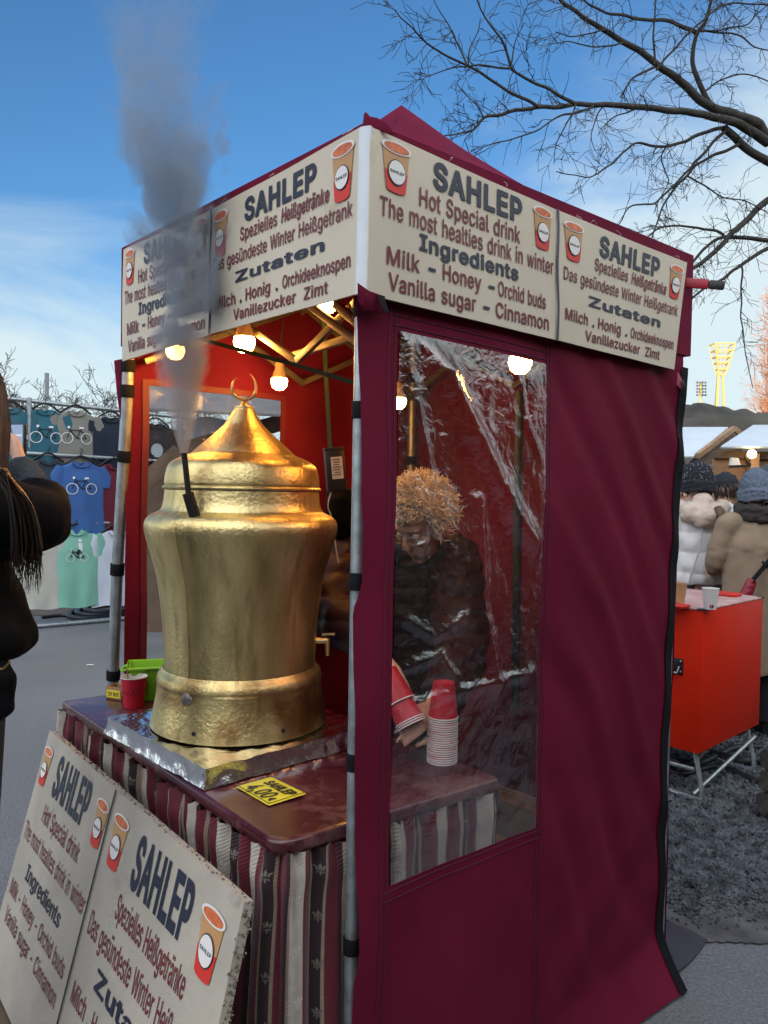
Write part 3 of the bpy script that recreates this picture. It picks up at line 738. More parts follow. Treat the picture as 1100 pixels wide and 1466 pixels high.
class Panel:
    def __init__(s, TL, TR, BR, BL, wave=0.0):
        s.c = [V(p) for p in (TL, TR, BR, BL)]; s.n = (s.c[1] - s.c[0]).cross(s.c[0] - s.c[3]).normalized()
        if s.n.dot(EYE - s.c[0]) < 0: s.n = -s.n
        s.wave = wave; s.w = ((s.c[1] - s.c[0]).length + (s.c[2] - s.c[3]).length) / 2; s.h = ((s.c[3] - s.c[0]).length + (s.c[2] - s.c[1]).length) / 2
    def __call__(s, u, v, layer=0, lift=.0022):
        p = lerp(lerp(s.c[0], s.c[1], u), lerp(s.c[3], s.c[2], u), v)
        w = s.wave * (math.sin(u * 5.1 + 1.3) * math.sin(v * 2.4 + .5) + .4 * math.sin(u * 9 + v * 3)) if s.wave else 0
        return p + s.n * (w + lift + .0006 * layer)
def cup_picture(mb, fn, u0, v0, u1, v1, ratio):
    f = lambda x, y, l=0: fn(u0 + (u1 - u0) * x, v0 + (v1 - v0) * y, l)
    def side(y): return lerp(.06, .19, (y - .1) / .85)
    bot = [(.5 + (.5 - .19) * math.cos(a), .94 + .06 * math.sin(a)) for a in [math.pi * k / 10 for k in range(11)]]
    mb.add([f(side(.1), .1), f(1 - side(.1), .1)] + [f(x, y) for x, y in bot], [tuple(range(13))], 2)
    top = [(lerp(1 - side(.56), side(.56), k / 10), .56 + .05 * math.sin(math.pi * k / 10) + .03 * (k / 10)) for k in range(11)]
    mb.add([f(x, y, 1) for x, y in bot] + [f(x, y, 1) for x, y in reversed(top)], [tuple(range(22))], 3)
    def ell(cx, cy, rx, ry, l, mi): mb.add([f(cx + rx * math.cos(2 * math.pi * k / 28), cy + ry * math.sin(2 * math.pi * k / 28), l) for k in range(28)], [tuple(range(28))], mi)
    ell(.5, .12, .48, .12, 2, 5); ell(.5, .125, .405, .088, 3, 4)
    ell(.5, .60, .29, .29 / ratio, 4, 0); ell(.5, .60, .265, .265 / ratio, 5, 5)
    put_text(mb, f, 'SAHLEP', .27, .73, .625, .055, 0, .02, 0, 6)
EN = [('SAHLEP', .28, .77, .205, .165, 0, .036), ('Hot Special drink', .215, .76, .36, .115, 1, .014), ('The most healties drink in winter', .04, .975, .505, .115, 1, .012),
      ('Ingredients', .22, .75, .635, .10, 0, .03), ('Milk', .075, .225, .785, .105, 1, .016), ('-', .265, .30, .785, .105, 0, .03), ('Honey', .335, .535, .785, .105, 1, .016), ('-', .575, .61, .785, .105, 0, .03), ('Orchid buds', .63, .925, .785, .105, 1, .016),
      ('Vanilla sugar', .085, .505, .94, .105, 1, .016), ('-', .545, .58, .94, .105, 0, .03), ('Cinnamon', .615, .945, .94, .105, 1, .016)]
DE = [('SAHLEP', .28, .76, .225, .16, 0, .036), ('Spezielles', .25, .51, .360, .098, 1, .014), ('Heißgetränke', .54, .835, .360, .098, 1, .022), ('Das gesündeste Winter Heißgetrank', .035, .965, .515, .098, 1, .010),
      ('Zutaten', .215, .815, .660, .078, 0, .03), ('Milch', .05, .215, .822, .088, 1, .018), ('.', .25, .265, .822, .088, 0, .04), ('Honig', .295, .475, .822, .088, 1, .018), ('.', .515, .53, .822, .088, 0, .04), ('Orchideeknospen', .56, .96, .822, .088, 1, .018),
      ('Vanillezucker', .20, .65, .945, .080, 1, .018), ('Zimt', .70, .84, .945, .080, 1, .018)]
PM = [M['navy'], M['wine'], M['cup_tan'], M['cup_red'], M['cup_drink'], M['cup_white']]
def print_panel(pn, lang, mb, cups):
    mb = MB() if mb is None else mb
    for (s, u0, u1, vb, h, mi, bd) in (EN if lang == 'EN' else DE):
        put_text(mb, pn, s, u0, u1, vb, h, mi, bd, .10 * pn.h / pn.w if s == 'Heißgetränke' else 0)
    for (a, b, c, d) in cups: cup_picture(mb, pn, a, b, c, d, (d - b) * pn.h / ((c - a) * pn.w))
    return mb
def slab(name, pn, mt, parent, th=.005, nu=24, nv=10, u0=0, u1=1, art=None):
    b = MB()
    b.grid(lambda u, v: pn(lerp(u0, u1, u), v, 0, 0), nu, nv); b.grid(lambda u, v: pn(lerp(u0, u1, u), v, 0, -th), nu, nv)
    ed = []
    for (fa) in ((lambda t, l: pn(lerp(u0, u1, t), 0, 0, l)), (lambda t, l: pn(lerp(u0, u1, t), 1, 0, l))): b.grid(lambda u, v: fa(u, -th * v), nu, 1)
    for uu in (u0, u1): b.grid(lambda u, v: pn(uu, u, 0, -th * v), nv, 1)
    if art:
        b.m = [6] * len(b.m); b.add(art.v, []); k = len(b.v) - len(art.v)
        b.f += [[i + k for i in f] for f in art.f]; b.m += art.m
        return b.build(name, PM + [mt], parent, fix=False)
    return b.build(name, mt, parent, weld=True)

# ================================================================== TENT
TN, TR_, TL_, TF = V((-.045, 1.557, 0)), V((.989, 2.56, 0)), V((-.886, 2.62, 0)), V((.125, 3.62, 0))
TC = (TN + TR_ + TL_ + TF) / 4
tent = thing('market_tent', V((TC.x, TC.y, 0)), 'wine red canvas market tent with clear plastic windows', 'tent')
def outn(A, B):
    n = V((B.y - A.y, A.x - B.x, 0)).normalized()
    return n if n.dot((A + B) / 2 - TC) > 0 else -n
nR, nL, nB, nW = outn(TN, TR_), outn(TN, TL_), outn(TR_, TF), outn(TL_, TF)
def tval(p, A, B): d = (B - A); return (V((p.x, p.y, 0)) - A).dot(d) / d.length_squared
# roof
PK = at(575, 150, TC.y); 
EV = [(TN + (nR + nL) * .016, 2.328), (TR_ + nR * .016 + nB * .004, 2.392), (TF + (nB + nW) * .02, 2.40), (TL_ + nL * .016 + nW * .004, 2.400)]
EV = [V((p.x, p.y, z)) for p, z in EV]
b = MB()
for i in range(4):
    a, c = EV[i], EV[(i + 1) % 4]
    def rf(u, v, a=a, c=c):
        e = lerp(a, c, u); p = lerp(e, PK, v)
        sag = math.sin(math.pi * min(1, v)) ** 1.0
        p.z -= .085 * sag * (.75 + .25 * math.cos(2 * math.pi * u)) * (1 - v * .3)
        p.z += .012 * nz(p.x * 6, p.y * 6, 1.7) * math.sin(math.pi * v) + .010 * sag * math.sin(u * 17 + v * 4) * (1 - v)
        return p
    b.grid(rf, 26, 22)
    b.grid(lambda u, v, a=a, c=c: lerp(a, c, u) - V((0, 0, .33 * v)), 26, 4)
b.build('roof', M['canvas'], tent, weld=True)
# loose corner flaps
def cloth_bit(name, pix, Y, mt, th=.004):
    P = [at(x, y, Y[i] if hasattr(Y, '__len__') else Y) for i, (x, y) in enumerate(pix)]
    b = MB(); b.prism(P, V((0, th, 0))); return b.build(name, mt, tent, bevel=.0015)
cloth_bit('corner_flap', [(519, 182), (521, 163), (524, 159), (530, 166), (541, 168), (556, 178), (566, 192), (545, 188), (529, 184)], 1.535, M['canvas'])
cloth_bit('corner_flap', [(512, 404), (529, 416), (552, 424), (546, 447), (520, 445), (512, 430)], [1.50, 1.52, 1.55, 1.55, 1.52, 1.50], M['canvas'])
cloth_bit('tie_tape', [(539, 420), (549, 423), (558, 448), (550, 446)], [1.53, 1.535, 1.53, 1.52], M['black_trim'])
cloth_bit('corner_flap', [(163, 516), (172, 514), (180, 518), (178, 545), (172, 600), (167, 562)], 2.60, M['canvas'])
cloth_bit('corner_flap', [(962, 520), (969, 528), (976, 541), (983, 556), (974, 556), (966, 548), (959, 553), (958, 540), (964, 532)], 2.50, mat('faded_pink_tie', (.42, .09, .13), .6))
cloth_bit('tie_tape', [(975, 545), (980, 544), (984, 558), (979, 559)], 2.49, M['black_plastic'])
cloth_bit('tie_tape', [(960, 552), (964, 549), (965, 563), (961, 564)], 2.50, M['black_plastic'])
# rolled strap sticking out at the far right corner
a, c, d = at(972, 404, 2.53), at(1015, 407, 2.50), at(1038, 409, 2.48)
b = MB(); b.bar(a, c, .012, .032); x = b.build('awning_arm', mat('red_painted_arm', (.36, .012, .03), .4), tent, bevel=.004)
b = MB(); b.bar(c, d, .016, .028); b.build('end_cap', M['black_plastic'], x, bevel=.005)

# walls
def make_wall(A, B, n_out, tl, tr, hole, disp, ztop, zbot, name='side_wall', flare=None, nu=110, nv=120):
    n_out = n_out
    def wp(t, z, extra=0.0):
        p = A + (B - A) * t
        return V((p.x, p.y, z)) + n_out * (disp(t, z) + extra)
    if not hole:
        b = MB(); b.grid(lambda u, v: wp(lerp(tl(lerp(ztop, zbot, v)), tr(lerp(ztop, zbot, v)), u), lerp(ztop, zbot, v)), nu, nv)
        return b.build(name, M['canvas'], tent), wp
    h0, h1, zb0, zb1, zt = hole
    zb = lambda t: lerp(zb0, zb1, (t - h0) / (h1 - h0))
    b = MB()
    k1 = 22
    def zz(t, v, part):
        tt = min(max(t, h0), h1)
        return lerp(ztop, zt, v) if part == 0 else (lerp(zt, zb(tt), v) if part == 1 else lerp(zb(tt), zbot, v))
    for part, rows in ((0, 10), (1, 70), (2, 44)):
        for (c0, c1, cols) in ((None, h0, 10), (h0, h1, 40), (h1, None, 64)):
            if part == 1 and c0 == h0: continue
            def f(u, v, c0=c0, c1=c1, part=part):
                z = zz(c0 if c0 is not None else c1, v, part)
                for _ in range(2):
                    lo = c0 if c0 is not None else tl(z); hi = c1 if c1 is not None else tr(z)
                    t = lerp(lo, hi, u); z = zz(t, v, part)
                p = wp(t, z)
                return p + (flare(t, z) if flare else V((0, 0, 0)))
            b.grid(f, cols, rows)
    return b.build(name, M['canvas'], tent, weld=True), wp
def tz(px, py, A, B, off=0):
    p = on_plane(px, py, A, B, off); return (p.z, tval(p, A, B))
tabR = sorted(tz(x, y, TN, TR_, .01) for x, y in ((983, 375), (978, 520), (976, 545), (975, 600), (969, 720), (965, 800), (957, 950), (951, 1100), (948, 1200), (945, 1300), (942, 1372)))
tabN = sorted(tz(x, y, TN, TR_, .01) for x, y in ((513, 300), (513, 430), (517, 470), (520, 560), (517, 650), (516, 710), (521, 760), (523, 830), (520, 850), (510, 875), (509, 960), (508, 1060), (509, 1090), (513, 1180), (514, 1370), (507, 1410), (506, 1466), (506, 1600)))
def dispR(t, z):
    s = t * 1.44; r = 1 / (1 + math.exp(-(t - .47) * 26))
    ph = (z + 1.35 * s + .10 * (z - 1) ** 2) / .30 + .7 * nz(s * 1.6, z * .9, 4)
    amp = .0060 * (.25 + 1.3 * max(0, nz(s * 1.7, z * 1.1, 9) + .45)) * (1 if z > .5 else max(.25, z / .5))
    d = r * amp * (math.sin(2 * math.pi * ph) + .35 * math.sin(2 * math.pi * ph * 1.7 + 1 + 2 * nz(s * 2, z, 6))) + .0022 * (1 - abs(nz(s * 5 + z * 4, z * 1.2 - s, 31)) * 2) + .006 * nz(s * 3, z * 2.2, 2) + .0025 * nz(s * 9, z * 6, 7)
    d += .010 * math.exp(-((t - .0) / .05) ** 2) * nz(z * 4, 1, 2)
    d += .003 * r * math.exp(-((z - .35) / .2) ** 2) * math.sin((s * .8 - z) * 20)
    return d + .004
def flareR(t, z):
    if z > .16: return V((0, 0, 0))
    k = ((.16 - z) / .16) ** 1.3 * max(0, (t - .35) / .6)
    return nR * .10 * k + V((-.012 * k, -.02 * k, .010 * k))
wallR, wpR = make_wall(TN, TR_, nR, lambda z: interp(tabN, z), lambda z: interp(tabR, z), (.063, .437, .757, .722, 1.935), dispR, 2.06, .006, flare=flareR)
# black edge binding down the right hand edge
b = MB()
def trimf(u, v):
    z = lerp(2.02, .006, v); t = interp(tabR, z); p = wpR(t - .012 + .030 * u, z, .006) + flareR(t, z)
    return p
b.grid(trimf, 3, 90); b.build('edge_binding', M['black_trim'], wallR)
# stitched seams round the window and down the wall
b = MB()
def seam(pts, off=.0012):
    b.tube([wpR(t, z, off) for t, z in pts], .0011, 5)
for dt in (.0, .012):
    seam([(.437 + .006 + dt, lerp(2.02, .03, k / 60)) for k in range(61)]); seam([(.063 - .006 - dt, lerp(2.02, .03, k / 60)) for k in range(61)])
for dz in (.010, .030):
    seam([(lerp(.05, .45, k / 20), 1.935 + dz) for k in range(21)]); seam([(lerp(.05, .45, k / 20), lerp(.757, .722, k / 20) - dz) for k in range(21)])
b.build('stitching', mat('wine_thread', (.075, .010, .026), .7), wallR)
# wall with the left window, the back wall and their hems
dW = lambda t, z: .013 * nz(t * 4, z * 3, 12) + .004 * (1 - abs(nz(t * 7 + z * 3, z * 3 - t, 41)) * 2) + .007 * math.sin(t * 30 + 2 * nz(z * 3, t * 2)) * min(1, max(0, z - .3))
wallW, wpW = make_wall(TL_, TF, nW, lambda z: .004, lambda z: .99, (.062, .461, .75, .75, 1.95), dW, 2.36, .01)
dB = lambda t, z: .020 * nz(t * 4, z * 2, 22) + .006 * (1 - abs(nz(t * 6 - z * 3, z * 3 + t, 43)) * 2) + .008 * math.sin(t * 34 + 3 * nz(z * 2, t * 2))
wallB, wpB = make_wall(TR_, TF, nB, lambda z: .01, lambda z: .99, None, dB, 2.38, .01, nu=60, nv=50)
b = MB()
for (t0, t1, z0, z1) in ((.045, .062, .73, 1.97), (.461, .476, .73, 1.97), (.062, .461, 1.95, 1.972), (.062, .461, .728, .75)):
    b.grid(lambda u, v: wpW(lerp(t0, t1, u), lerp(z0, z1, v), -.006), 12, 24)
b.build('window_hem', mat('red_hem', (.12, .009, .02), .6), wallW)
# clear panes with folds in the plastic
def ridge(a, b_, pts, w, h):
    best = 9
    for (x0, y0), (x1, y1) in zip(pts, pts[1:]):
        dx, dy = x1 - x0, y1 - y0; t = max(0, min(1, ((a - x0) * dx + (b_ - y0) * dy) / (dx * dx + dy * dy)))
        q = math.hypot(a - x0 - dx * t, b_ - y0 - dy * t)
        if q < best: best = q
    return h * math.exp(-(best / w) ** 2)
def paneR(u, v):
    t = lerp(.0635, .4365, u); z = lerp(1.934, lerp(.759, .724, u), v)
    a, b_ = u * .54, v * 1.19
    e = min(1, min(u, 1 - u, v * 2, (1 - v) * 2) * 9)
    h = ridge(a, b_, [(.07, -.02), (.16, .10), (.27, .24), (.40, .38), (.49, .46)], .034, .024)
    h += ridge(a, b_, [(.02, .0), (.04, .14), (.10, .30), (.07, .46)], .016, .008)
    h += ridge(a, b_, [(.27, .35), (.29, .60), (.35, .80)], .022, .011)
    h += ridge(a, b_, [(.40, .02), (.44, .16), (.53, .26)], .013, .009)
    h += ridge(a, b_, [(.05, .80), (.25, .79), (.52, .78)], .014, .010)
    h += ridge(a, b_, [(.0, .60), (.12, .66), (.22, .62)], .014, .008)
    h += ridge(a, b_, [(.03, .72), (.14, .70), (.2, .78)], .012, .007)
    h += .011 * (1 - abs(nz(a * 5 + b_ * 3.5, b_ * 4 - a * 3, 3)) * 2) * .55
    h += .0054 * (1 - abs(nz(a * 14, b_ * 13, 8)) * 2) * (.15 + 1.3 * abs(nz(a * 3, b_ * 3, 5))) + .0022 * (1 - abs(nz(a * 37 + b_ * 9, b_ * 29, 18)) * 2) * max(0, nz(a * 5, b_ * 4, 15) + .15)
    h += .0012 * nz(a * 42, b_ * 34, 2)
    return wpR(t, z, .004 + h * e)
b = MB(); b.grid(paneR, 130, 250); b.build('window_pane', M['clear'], wallR)
def paneW(u, v):
    t = lerp(.0625, .4605, u); z = lerp(1.949, .751, v); a, b_ = u * .57, v * 1.2; e = min(1, min(u, 1 - u, v * 2, (1 - v) * 2) * 9)
    h = .008 * (1 - abs(nz(a * 6 + b_ * 4, b_ * 4 - a * 3, 13)) * 2) * .5 + .003 * (1 - abs(nz(a * 18, b_ * 15, 18)) * 2) + .001 * nz(a * 45, b_ * 36, 12)
    return wpW(t, z, .004 + h * e)
M['clear_left'] = clear_mat('clear_pvc_left', (.95, .95, .96), .015, .3)
b = MB(); b.grid(paneW, 70, 130); b.build('window_pane', M['clear_left'], wallW)

# poles with velcro straps
def pole(pix, Ys, r, straps, rs=1.22):
    P = [at(x, y, Y) for (x, y), Y in zip(pix, Ys)]
    d = (P[-1] - P[-2]); P.append(P[-1] + d * (-P[-1].z / d.z)) if P[-1].z > .005 else None
    b = MB(); b.tube(P, r, 16); po = b.build('pole', M['steel'], tent)
    for y in straps:
        for i in range(len(P) - 1):
            def Z(q): return q
            za = pix[i][1] if i < len(pix) else 1e9; zb = pix[i + 1][1] if i + 1 < len(pix) else 1e9
            if za <= y <= zb:
                k = (y - za) / (zb - za) if zb < 1e8 else 0
                c = lerp(P[i], P[i + 1], k); dd = (P[i + 1] - P[i]).normalized()
                hh = .016 * (1 + .35 * random.random())
                s_ = MB(); s_.tube([c - dd * hh, c + dd * hh], r * rs, 14)
                s_.build('strap', M['black_trim'], po, bevel=.001)
                break
    return po
yn = lambda px, py: on_plane(px, py, TN, TR_, -.030).y
pn_ = [(519, 425), (517.5, 520), (512, 830), (508, 1090), (503, 1400), (502, 1480)]
pole([(x, y) for x, y in pn_], [yn(x, y) for x, y in pn_], .0152, (440, 587, 832, 1090, 1352))
pole([(184, 500), (182, 573), (168, 815), (163, 940), (161.5, 1000)], [2.60, 2.61, 2.66, 2.685, 2.70], .0195, (524, 560, 652, 815, 966))
def pl_in(T, k=.03): q = T + (TC - T).normalized() * k; return q
q = pl_in(TR_); b = MB(); b.tube([V((q.x, q.y, 0)), V((q.x, q.y, 2.36))], .016, 12); b.build('pole', M['steel'], tent)
q = pl_in(TF, .05); b = MB(); b.tube([V((q.x, q.y, 0)), V((q.x, q.y, 2.36))], .021, 12); po = b.build('pole', M['steel'], tent)
for z in (2.1, 1.72, 1.3): s_ = MB(); s_.tube([V((q.x, q.y, z)), V((q.x, q.y, z + .04))], .026, 12); s_.build('strap', M['black_trim'], po)
# scissor trusses under the roof
def truss(pts, w=.014, h=.022):
    b = MB()
    for a, c in pts: b.bar(a, c, w, h)
    b.build('truss', M['truss'], tent, bevel=.002)
pw = lambda x, y, off=-.30: on_plane(x, y, TN, TL_, off)
truss([(pw(345, 460), pw(425, 517)), (pw(425, 517), pw(505, 438)), (pw(345, 460), pw(300, 420)), (pw(505, 438), pw(520, 420))])
truss([(pw(420, 509, -.36), pw(500, 484, -.33)), (pw(444, 437, -.24), pw(512, 489, -.2)), (pw(480, 435, -.2), pw(515, 465, -.17))])
for (A, B, n) in ((TL_, TF, nW), (TR_, TF, nB), (TN, TR_, nR)):
    def q_(t, z): p = lerp(A, B, t) - n * .05; return V((p.x, p.y, z))
    def q2(t, z): p = lerp(A, B, t) - n * .07; return V((p.x, p.y, z))
    truss([(q_(.03, 2.02), q_(.5, 2.32)), (q2(.03, 2.32), q2(.5, 2.02)), (q_(.5, 2.02), q_(.97, 2.32)), (q2(.5, 2.32), q2(.97, 2.02))])
    m_ = q_(.5, 2.3); truss([(m_, V((PK.x, PK.y, PK.z - .30)))])
b = MB(); b.tube([V((PK.x, PK.y, PK.z - .45)), V((PK.x, PK.y, PK.z - .02))], .016, 10); b.build('crown_post', M['truss'], tent)
# a dark prop standing at the back of the tent
tag(MB().tube([at(739, 1010, 2.86) * 1.0, at(741, 760, 2.84), at(744, 560, 2.82)], .017, 10).build('support_pole', mat('dark_pole', (.025, .028, .03), .5), tent), 'dark support pole standing at the back wall')

# green webbing, charger, cloth bag
b = MB(); b.bar(at(272, 481, 2.40), at(425, 523, 2.23), .003, .012); b.bar(at(425, 523, 2.23), at(511, 549, 2.12), .003, .012)
tag(b.build('green_strap', M['green_web'], origin=at(425, 523, 2.23)), 'green webbing strap stretched across the tent above the golden urn', 'strap')
b = MB(); b.bar(at(463, 420, 2.40), at(466, 520, 2.42), .014, .003); b.bar(at(466, 520, 2.42), at(473, 642, 2.45), .014, .003)
tag(b.build('green_strap', M['green_web'], origin=at(473, 642, 2.45)), 'green webbing strap hanging straight down with the black charger on its end', 'strap')
tl = Matrix.Rotation(R(-6), 3, 'Y') @ Matrix.Rotation(R(12), 3, 'Z')
cc = at(480, 673, 2.45)
t = thing('charger', cc, 'black power charger with a white label hanging beside the urn lid', 'charger')
b = MB(); b.box(cc, (.062, .04, .135), tl); b.build('case', M['black_plastic'], t, bevel=.006)
b = MB(); b.box(cc + tl @ V((.004, -.0215, .006)), (.036, .002, .07), tl); lb = b.build('label', M['white_label'], t)
b = MB()
for k in range(7): b.box(cc + tl @ V((.002 + .002 * (k % 2), -.0232, .032 - .008 * k)), (.026 - .004 * (k % 3), .001, .0025), tl)
b.build('small_print', M['ink'], lb, smooth=False)
b = MB(); b.box(cc + tl @ V((0, -.003, .066)), (.064, .036, .012), tl); b.build('end_cap', M['black_plastic'], t, bevel=.003)
b = MB(); b.tube(spline([at(476, 700, 2.45), at(471, 715, 2.43), at(470, 728, 2.43), at(475, 742, 2.44), at(482, 790, 2.45), at(485, 806, 2.45)], 5), .0022, 6); b.build('cable', M['white_paper'], t)
b = MB(); b.loft([at(484, 702, 2.56), at(486, 718, 2.55), at(487, 745, 2.55), at(489, 768, 2.56)], [.045, .05, .05, .042], [.03, .04, .04, .03], seg=16)
tag(fuse(b, .008, 3, .5, .006, 22).build('cloth_bag', M['black_coat'], origin=at(487, 702, 2.56)), 'black cloth bag hanging below the charger behind the urn', 'bag')

# bulbs
def bulb(px, py, Y, r, lab, top=None):
    c = at(px, py, Y); zt = top if top else min(2.42, c.z + .22)
    t = thing('light_bulb', c, lab, 'light bulb', 'warm bulbs hanging in the tent')
    b = MB(); b.lathe([(.001, -r), (r * .45, -r * .92), (r * .80, -r * .62), (r * .98, -r * .15), (r, r * .1), (r * .93, r * .45)], c, 24); b.build('glass', M['bulb'], t)
    b = MB(); b.lathe([(r * .92, r * .452), (r * .72, r * 1.1), (r * .55, r * 1.6), (r * .55, r * 2.2), (r * .3, r * 2.5)], c, 20); b.build('socket', mat('bulb_base', (.55, .42, .28), .5), t)
    b = MB(); b.tube([c + V((0, 0, r * 2.45)), V((c.x + .01, c.y, zt))], .003, 6); b.build('wire', M['black_plastic'], t)
bulb(350, 490, 2.50, .035, 'lit bulb under the front banner, between smoke and scissor truss')
bulb(400, 547, 2.80, .030, 'lit bulb just right of the golden crescent')
bulb(470, 434, 2.20, .028, 'lit bulb half covered by the banner beside the near pole')
bulb(251, 502, 2.50, .030, 'lit bulb behind the rising smoke')
bulb(745, 519, 2.10, .032, 'lit bulb at the top right corner of the clear side window')
bulb(571, 575, 2.78, .028, 'lit bulb seen through the side window above the vendor')

# ================================================================== BANNERS
def banner(A, B, noff, cols, labs, name_lab):
    """cols: list of (px_top, py_top, px_bot, py_bot) from left to right"""
    pts = [(on_plane(c[0], c[1], A, B, noff), on_plane(c[2], c[3], A, B, noff)) for c in cols]
    o = (pts[0][1] + pts[-1][1]) / 2
    t = thing('banner', o, name_lab, 'banner', 'drink banners round the tent roof')
    for i, (lang, cups, lab) in enumerate(labs):
        pn = Panel(pts[i][0], pts[i + 1][0], pts[i + 1][1], pts[i][1], .0025)
        s_ = slab('banner_panel', pn, M['banner'], t, art=print_panel(pn, lang, None, cups)); s_['label'] = lab
    return t, pts
cEN = [(.04, .03, .175, .345), (.835, .03, .965, .345)]; cDE = [(.03, .05, .165, .355), (.845, .06, .975, .37)]
bR, ptsR = banner(TN, TR_, .030, [(529.5, 181, 525, 421), (797.5, 300.5, 797.5, 486.5), (984, 376, 966, 529)],
    [('EN', cEN, 'English panel with navy and wine lettering'), ('DE', cDE, 'German panel with navy and wine lettering')], 'beige drink banner along the right side above the window wall')
bL, ptsL = banner(TL_, TN, .030, [(177.5, 357, 175.5, 517), (304, 300, 301.5, 478), (518, 181, 512, 420)],
    [('EN', cEN, 'English panel half veiled by smoke'), ('DE', [(.03, .05, .155, .42), (.845, .04, .975, .40)], 'German panel clear of the smoke')], 'beige drink banner along the left front above the counter')
for pts, t in ((ptsR, bR), (ptsL, bL)):
    a, c = pts[1]; d = (pts[2][0] - pts[0][0]).normalized(); nn = (EYE - a); nn.z = 0; nn = nn - d * nn.dot(d); nn.normalize()
    b = MB(); P = [lerp(a, c, k / 8) + nn * .004 + d * .0025 * math.sin(k * 1.3) for k in range(9)]; b.loft(P, .0042, .002, d, 8); b.build('seam', mat('seam_navy', (.05, .06, .10), .5), t)
    # torn threads along the top edge
    for k in range(7):
        i = random.randrange(2); p = lerp(pts[i][0], pts[i + 1][0], random.random()) + nn * .004
        q_ = [p, p + V((random.uniform(-.01, .01), 0, .007)), p + d * random.uniform(-.03, .03) + V((0, 0, random.uniform(-.004, .009)))]
        b = MB(); b.tube(spline(q_, 4), .00035, 4); b.build('thread', M['white_paper'], t)
# white corner strip between the two banners
P0, P1 = ptsL[2][0], ptsL[2][1]; Q0, Q1 = ptsR[0][0], ptsR[0][1]
b = MB(); b.loft([lerp((P0 + Q0) / 2, (P1 + Q1) / 2, k / 6) - (nR + nL) * .004 for k in range(7)], .0145, .008, (Q0 - P0), 12, pw=.7)
tag(b.build('corner_strip', M['white_strip'], bR), 'pale plastic strip covering the banner corner')

# ================================================================== COUNTER
TA, TB, TCc = V((-.202, 1.535, 0)), V((-1.062, 2.538, 0)), V((.309, 1.922, 0))
TD = TB + TCc - TA; TZ = .88
eAB = (TB - TA).normalized(); eAC = (TCc - TA).normalized()
table = thing('market_table', V(((TA + TD) / 2).xy.to_3d()), 'counter table with wine vinyl top and striped gathered skirt', 'table')
def rounded(pts, r, n=5):
    out = []; k = len(pts)
    for i in range(k):
        p, a, c = pts[i], pts[i - 1], pts[(i + 1) % k]; ra = r[i] if hasattr(r, '__len__') else r
        u = p + (a - p).normalized() * ra; w = p + (c - p).normalized() * ra
        for j in range(n + 1):
            t = j / n; out.append(lerp(lerp(u, p, t), lerp(p, w, t), t))
    return out
poly = rounded([TA, TCc, TD, TB], [.045, .02, .02, .015])
b = MB(); b.prism([V((p.x, p.y, TZ - .034)) for p in poly], V((0, 0, .034))); top = b.build('table_top', M['vinyl'], table, bevel=.009, seg=3)
LAB = (TB - TA).length; LAC = (TCc - TA).length
oAB = V((eAB.y, -eAB.x, 0)); oAB = oAB if oAB.dot(TA - TD) > 0 else -oAB
oAC = V((eAC.y, -eAC.x, 0)); oAC = oAC if oAC.dot(TA - TB) > 0 else -oAC
def skirt(s, z):
    """s: metres along the hem from B round the corner A to C"""
    rc = .03
    if s < LAB - rc: p = TB - eAB * s; n = oAB
    elif s > LAB + rc: p = TA + eAC * (s - LAB); n = oAC
    else:
        k = (s - LAB + rc) / (2 * rc); p = lerp(TA + eAB * rc, TA + eAC * rc, k); n = (oAB * (1 - k) + oAC * k).normalized()
    dn = (TZ - .03 - z) / .85
    gather = math.exp(-dn * 9)
    f = .015 * math.sin(s * 66 + 3.0 * nz(s * 3, 1)) * (.55 + .7 * dn) + .012 * math.sin(s * 128 + 4 * nz(s * 7, 4)) * (gather * .9 + .25) + .020 * nz(s * 9, z * 1.1, 3) * (.3 + dn) + .008 * nz(s * 30, z * 2.5, 5)
    return V((p.x, p.y, z)) + n * (-.010 + .004 + .020 * dn + f + .006 * math.exp(-((dn - .07) / .04) ** 2)) + (V((0, 0, .006 * math.sin(s * 118))) * gather)
SL = LAB + LAC
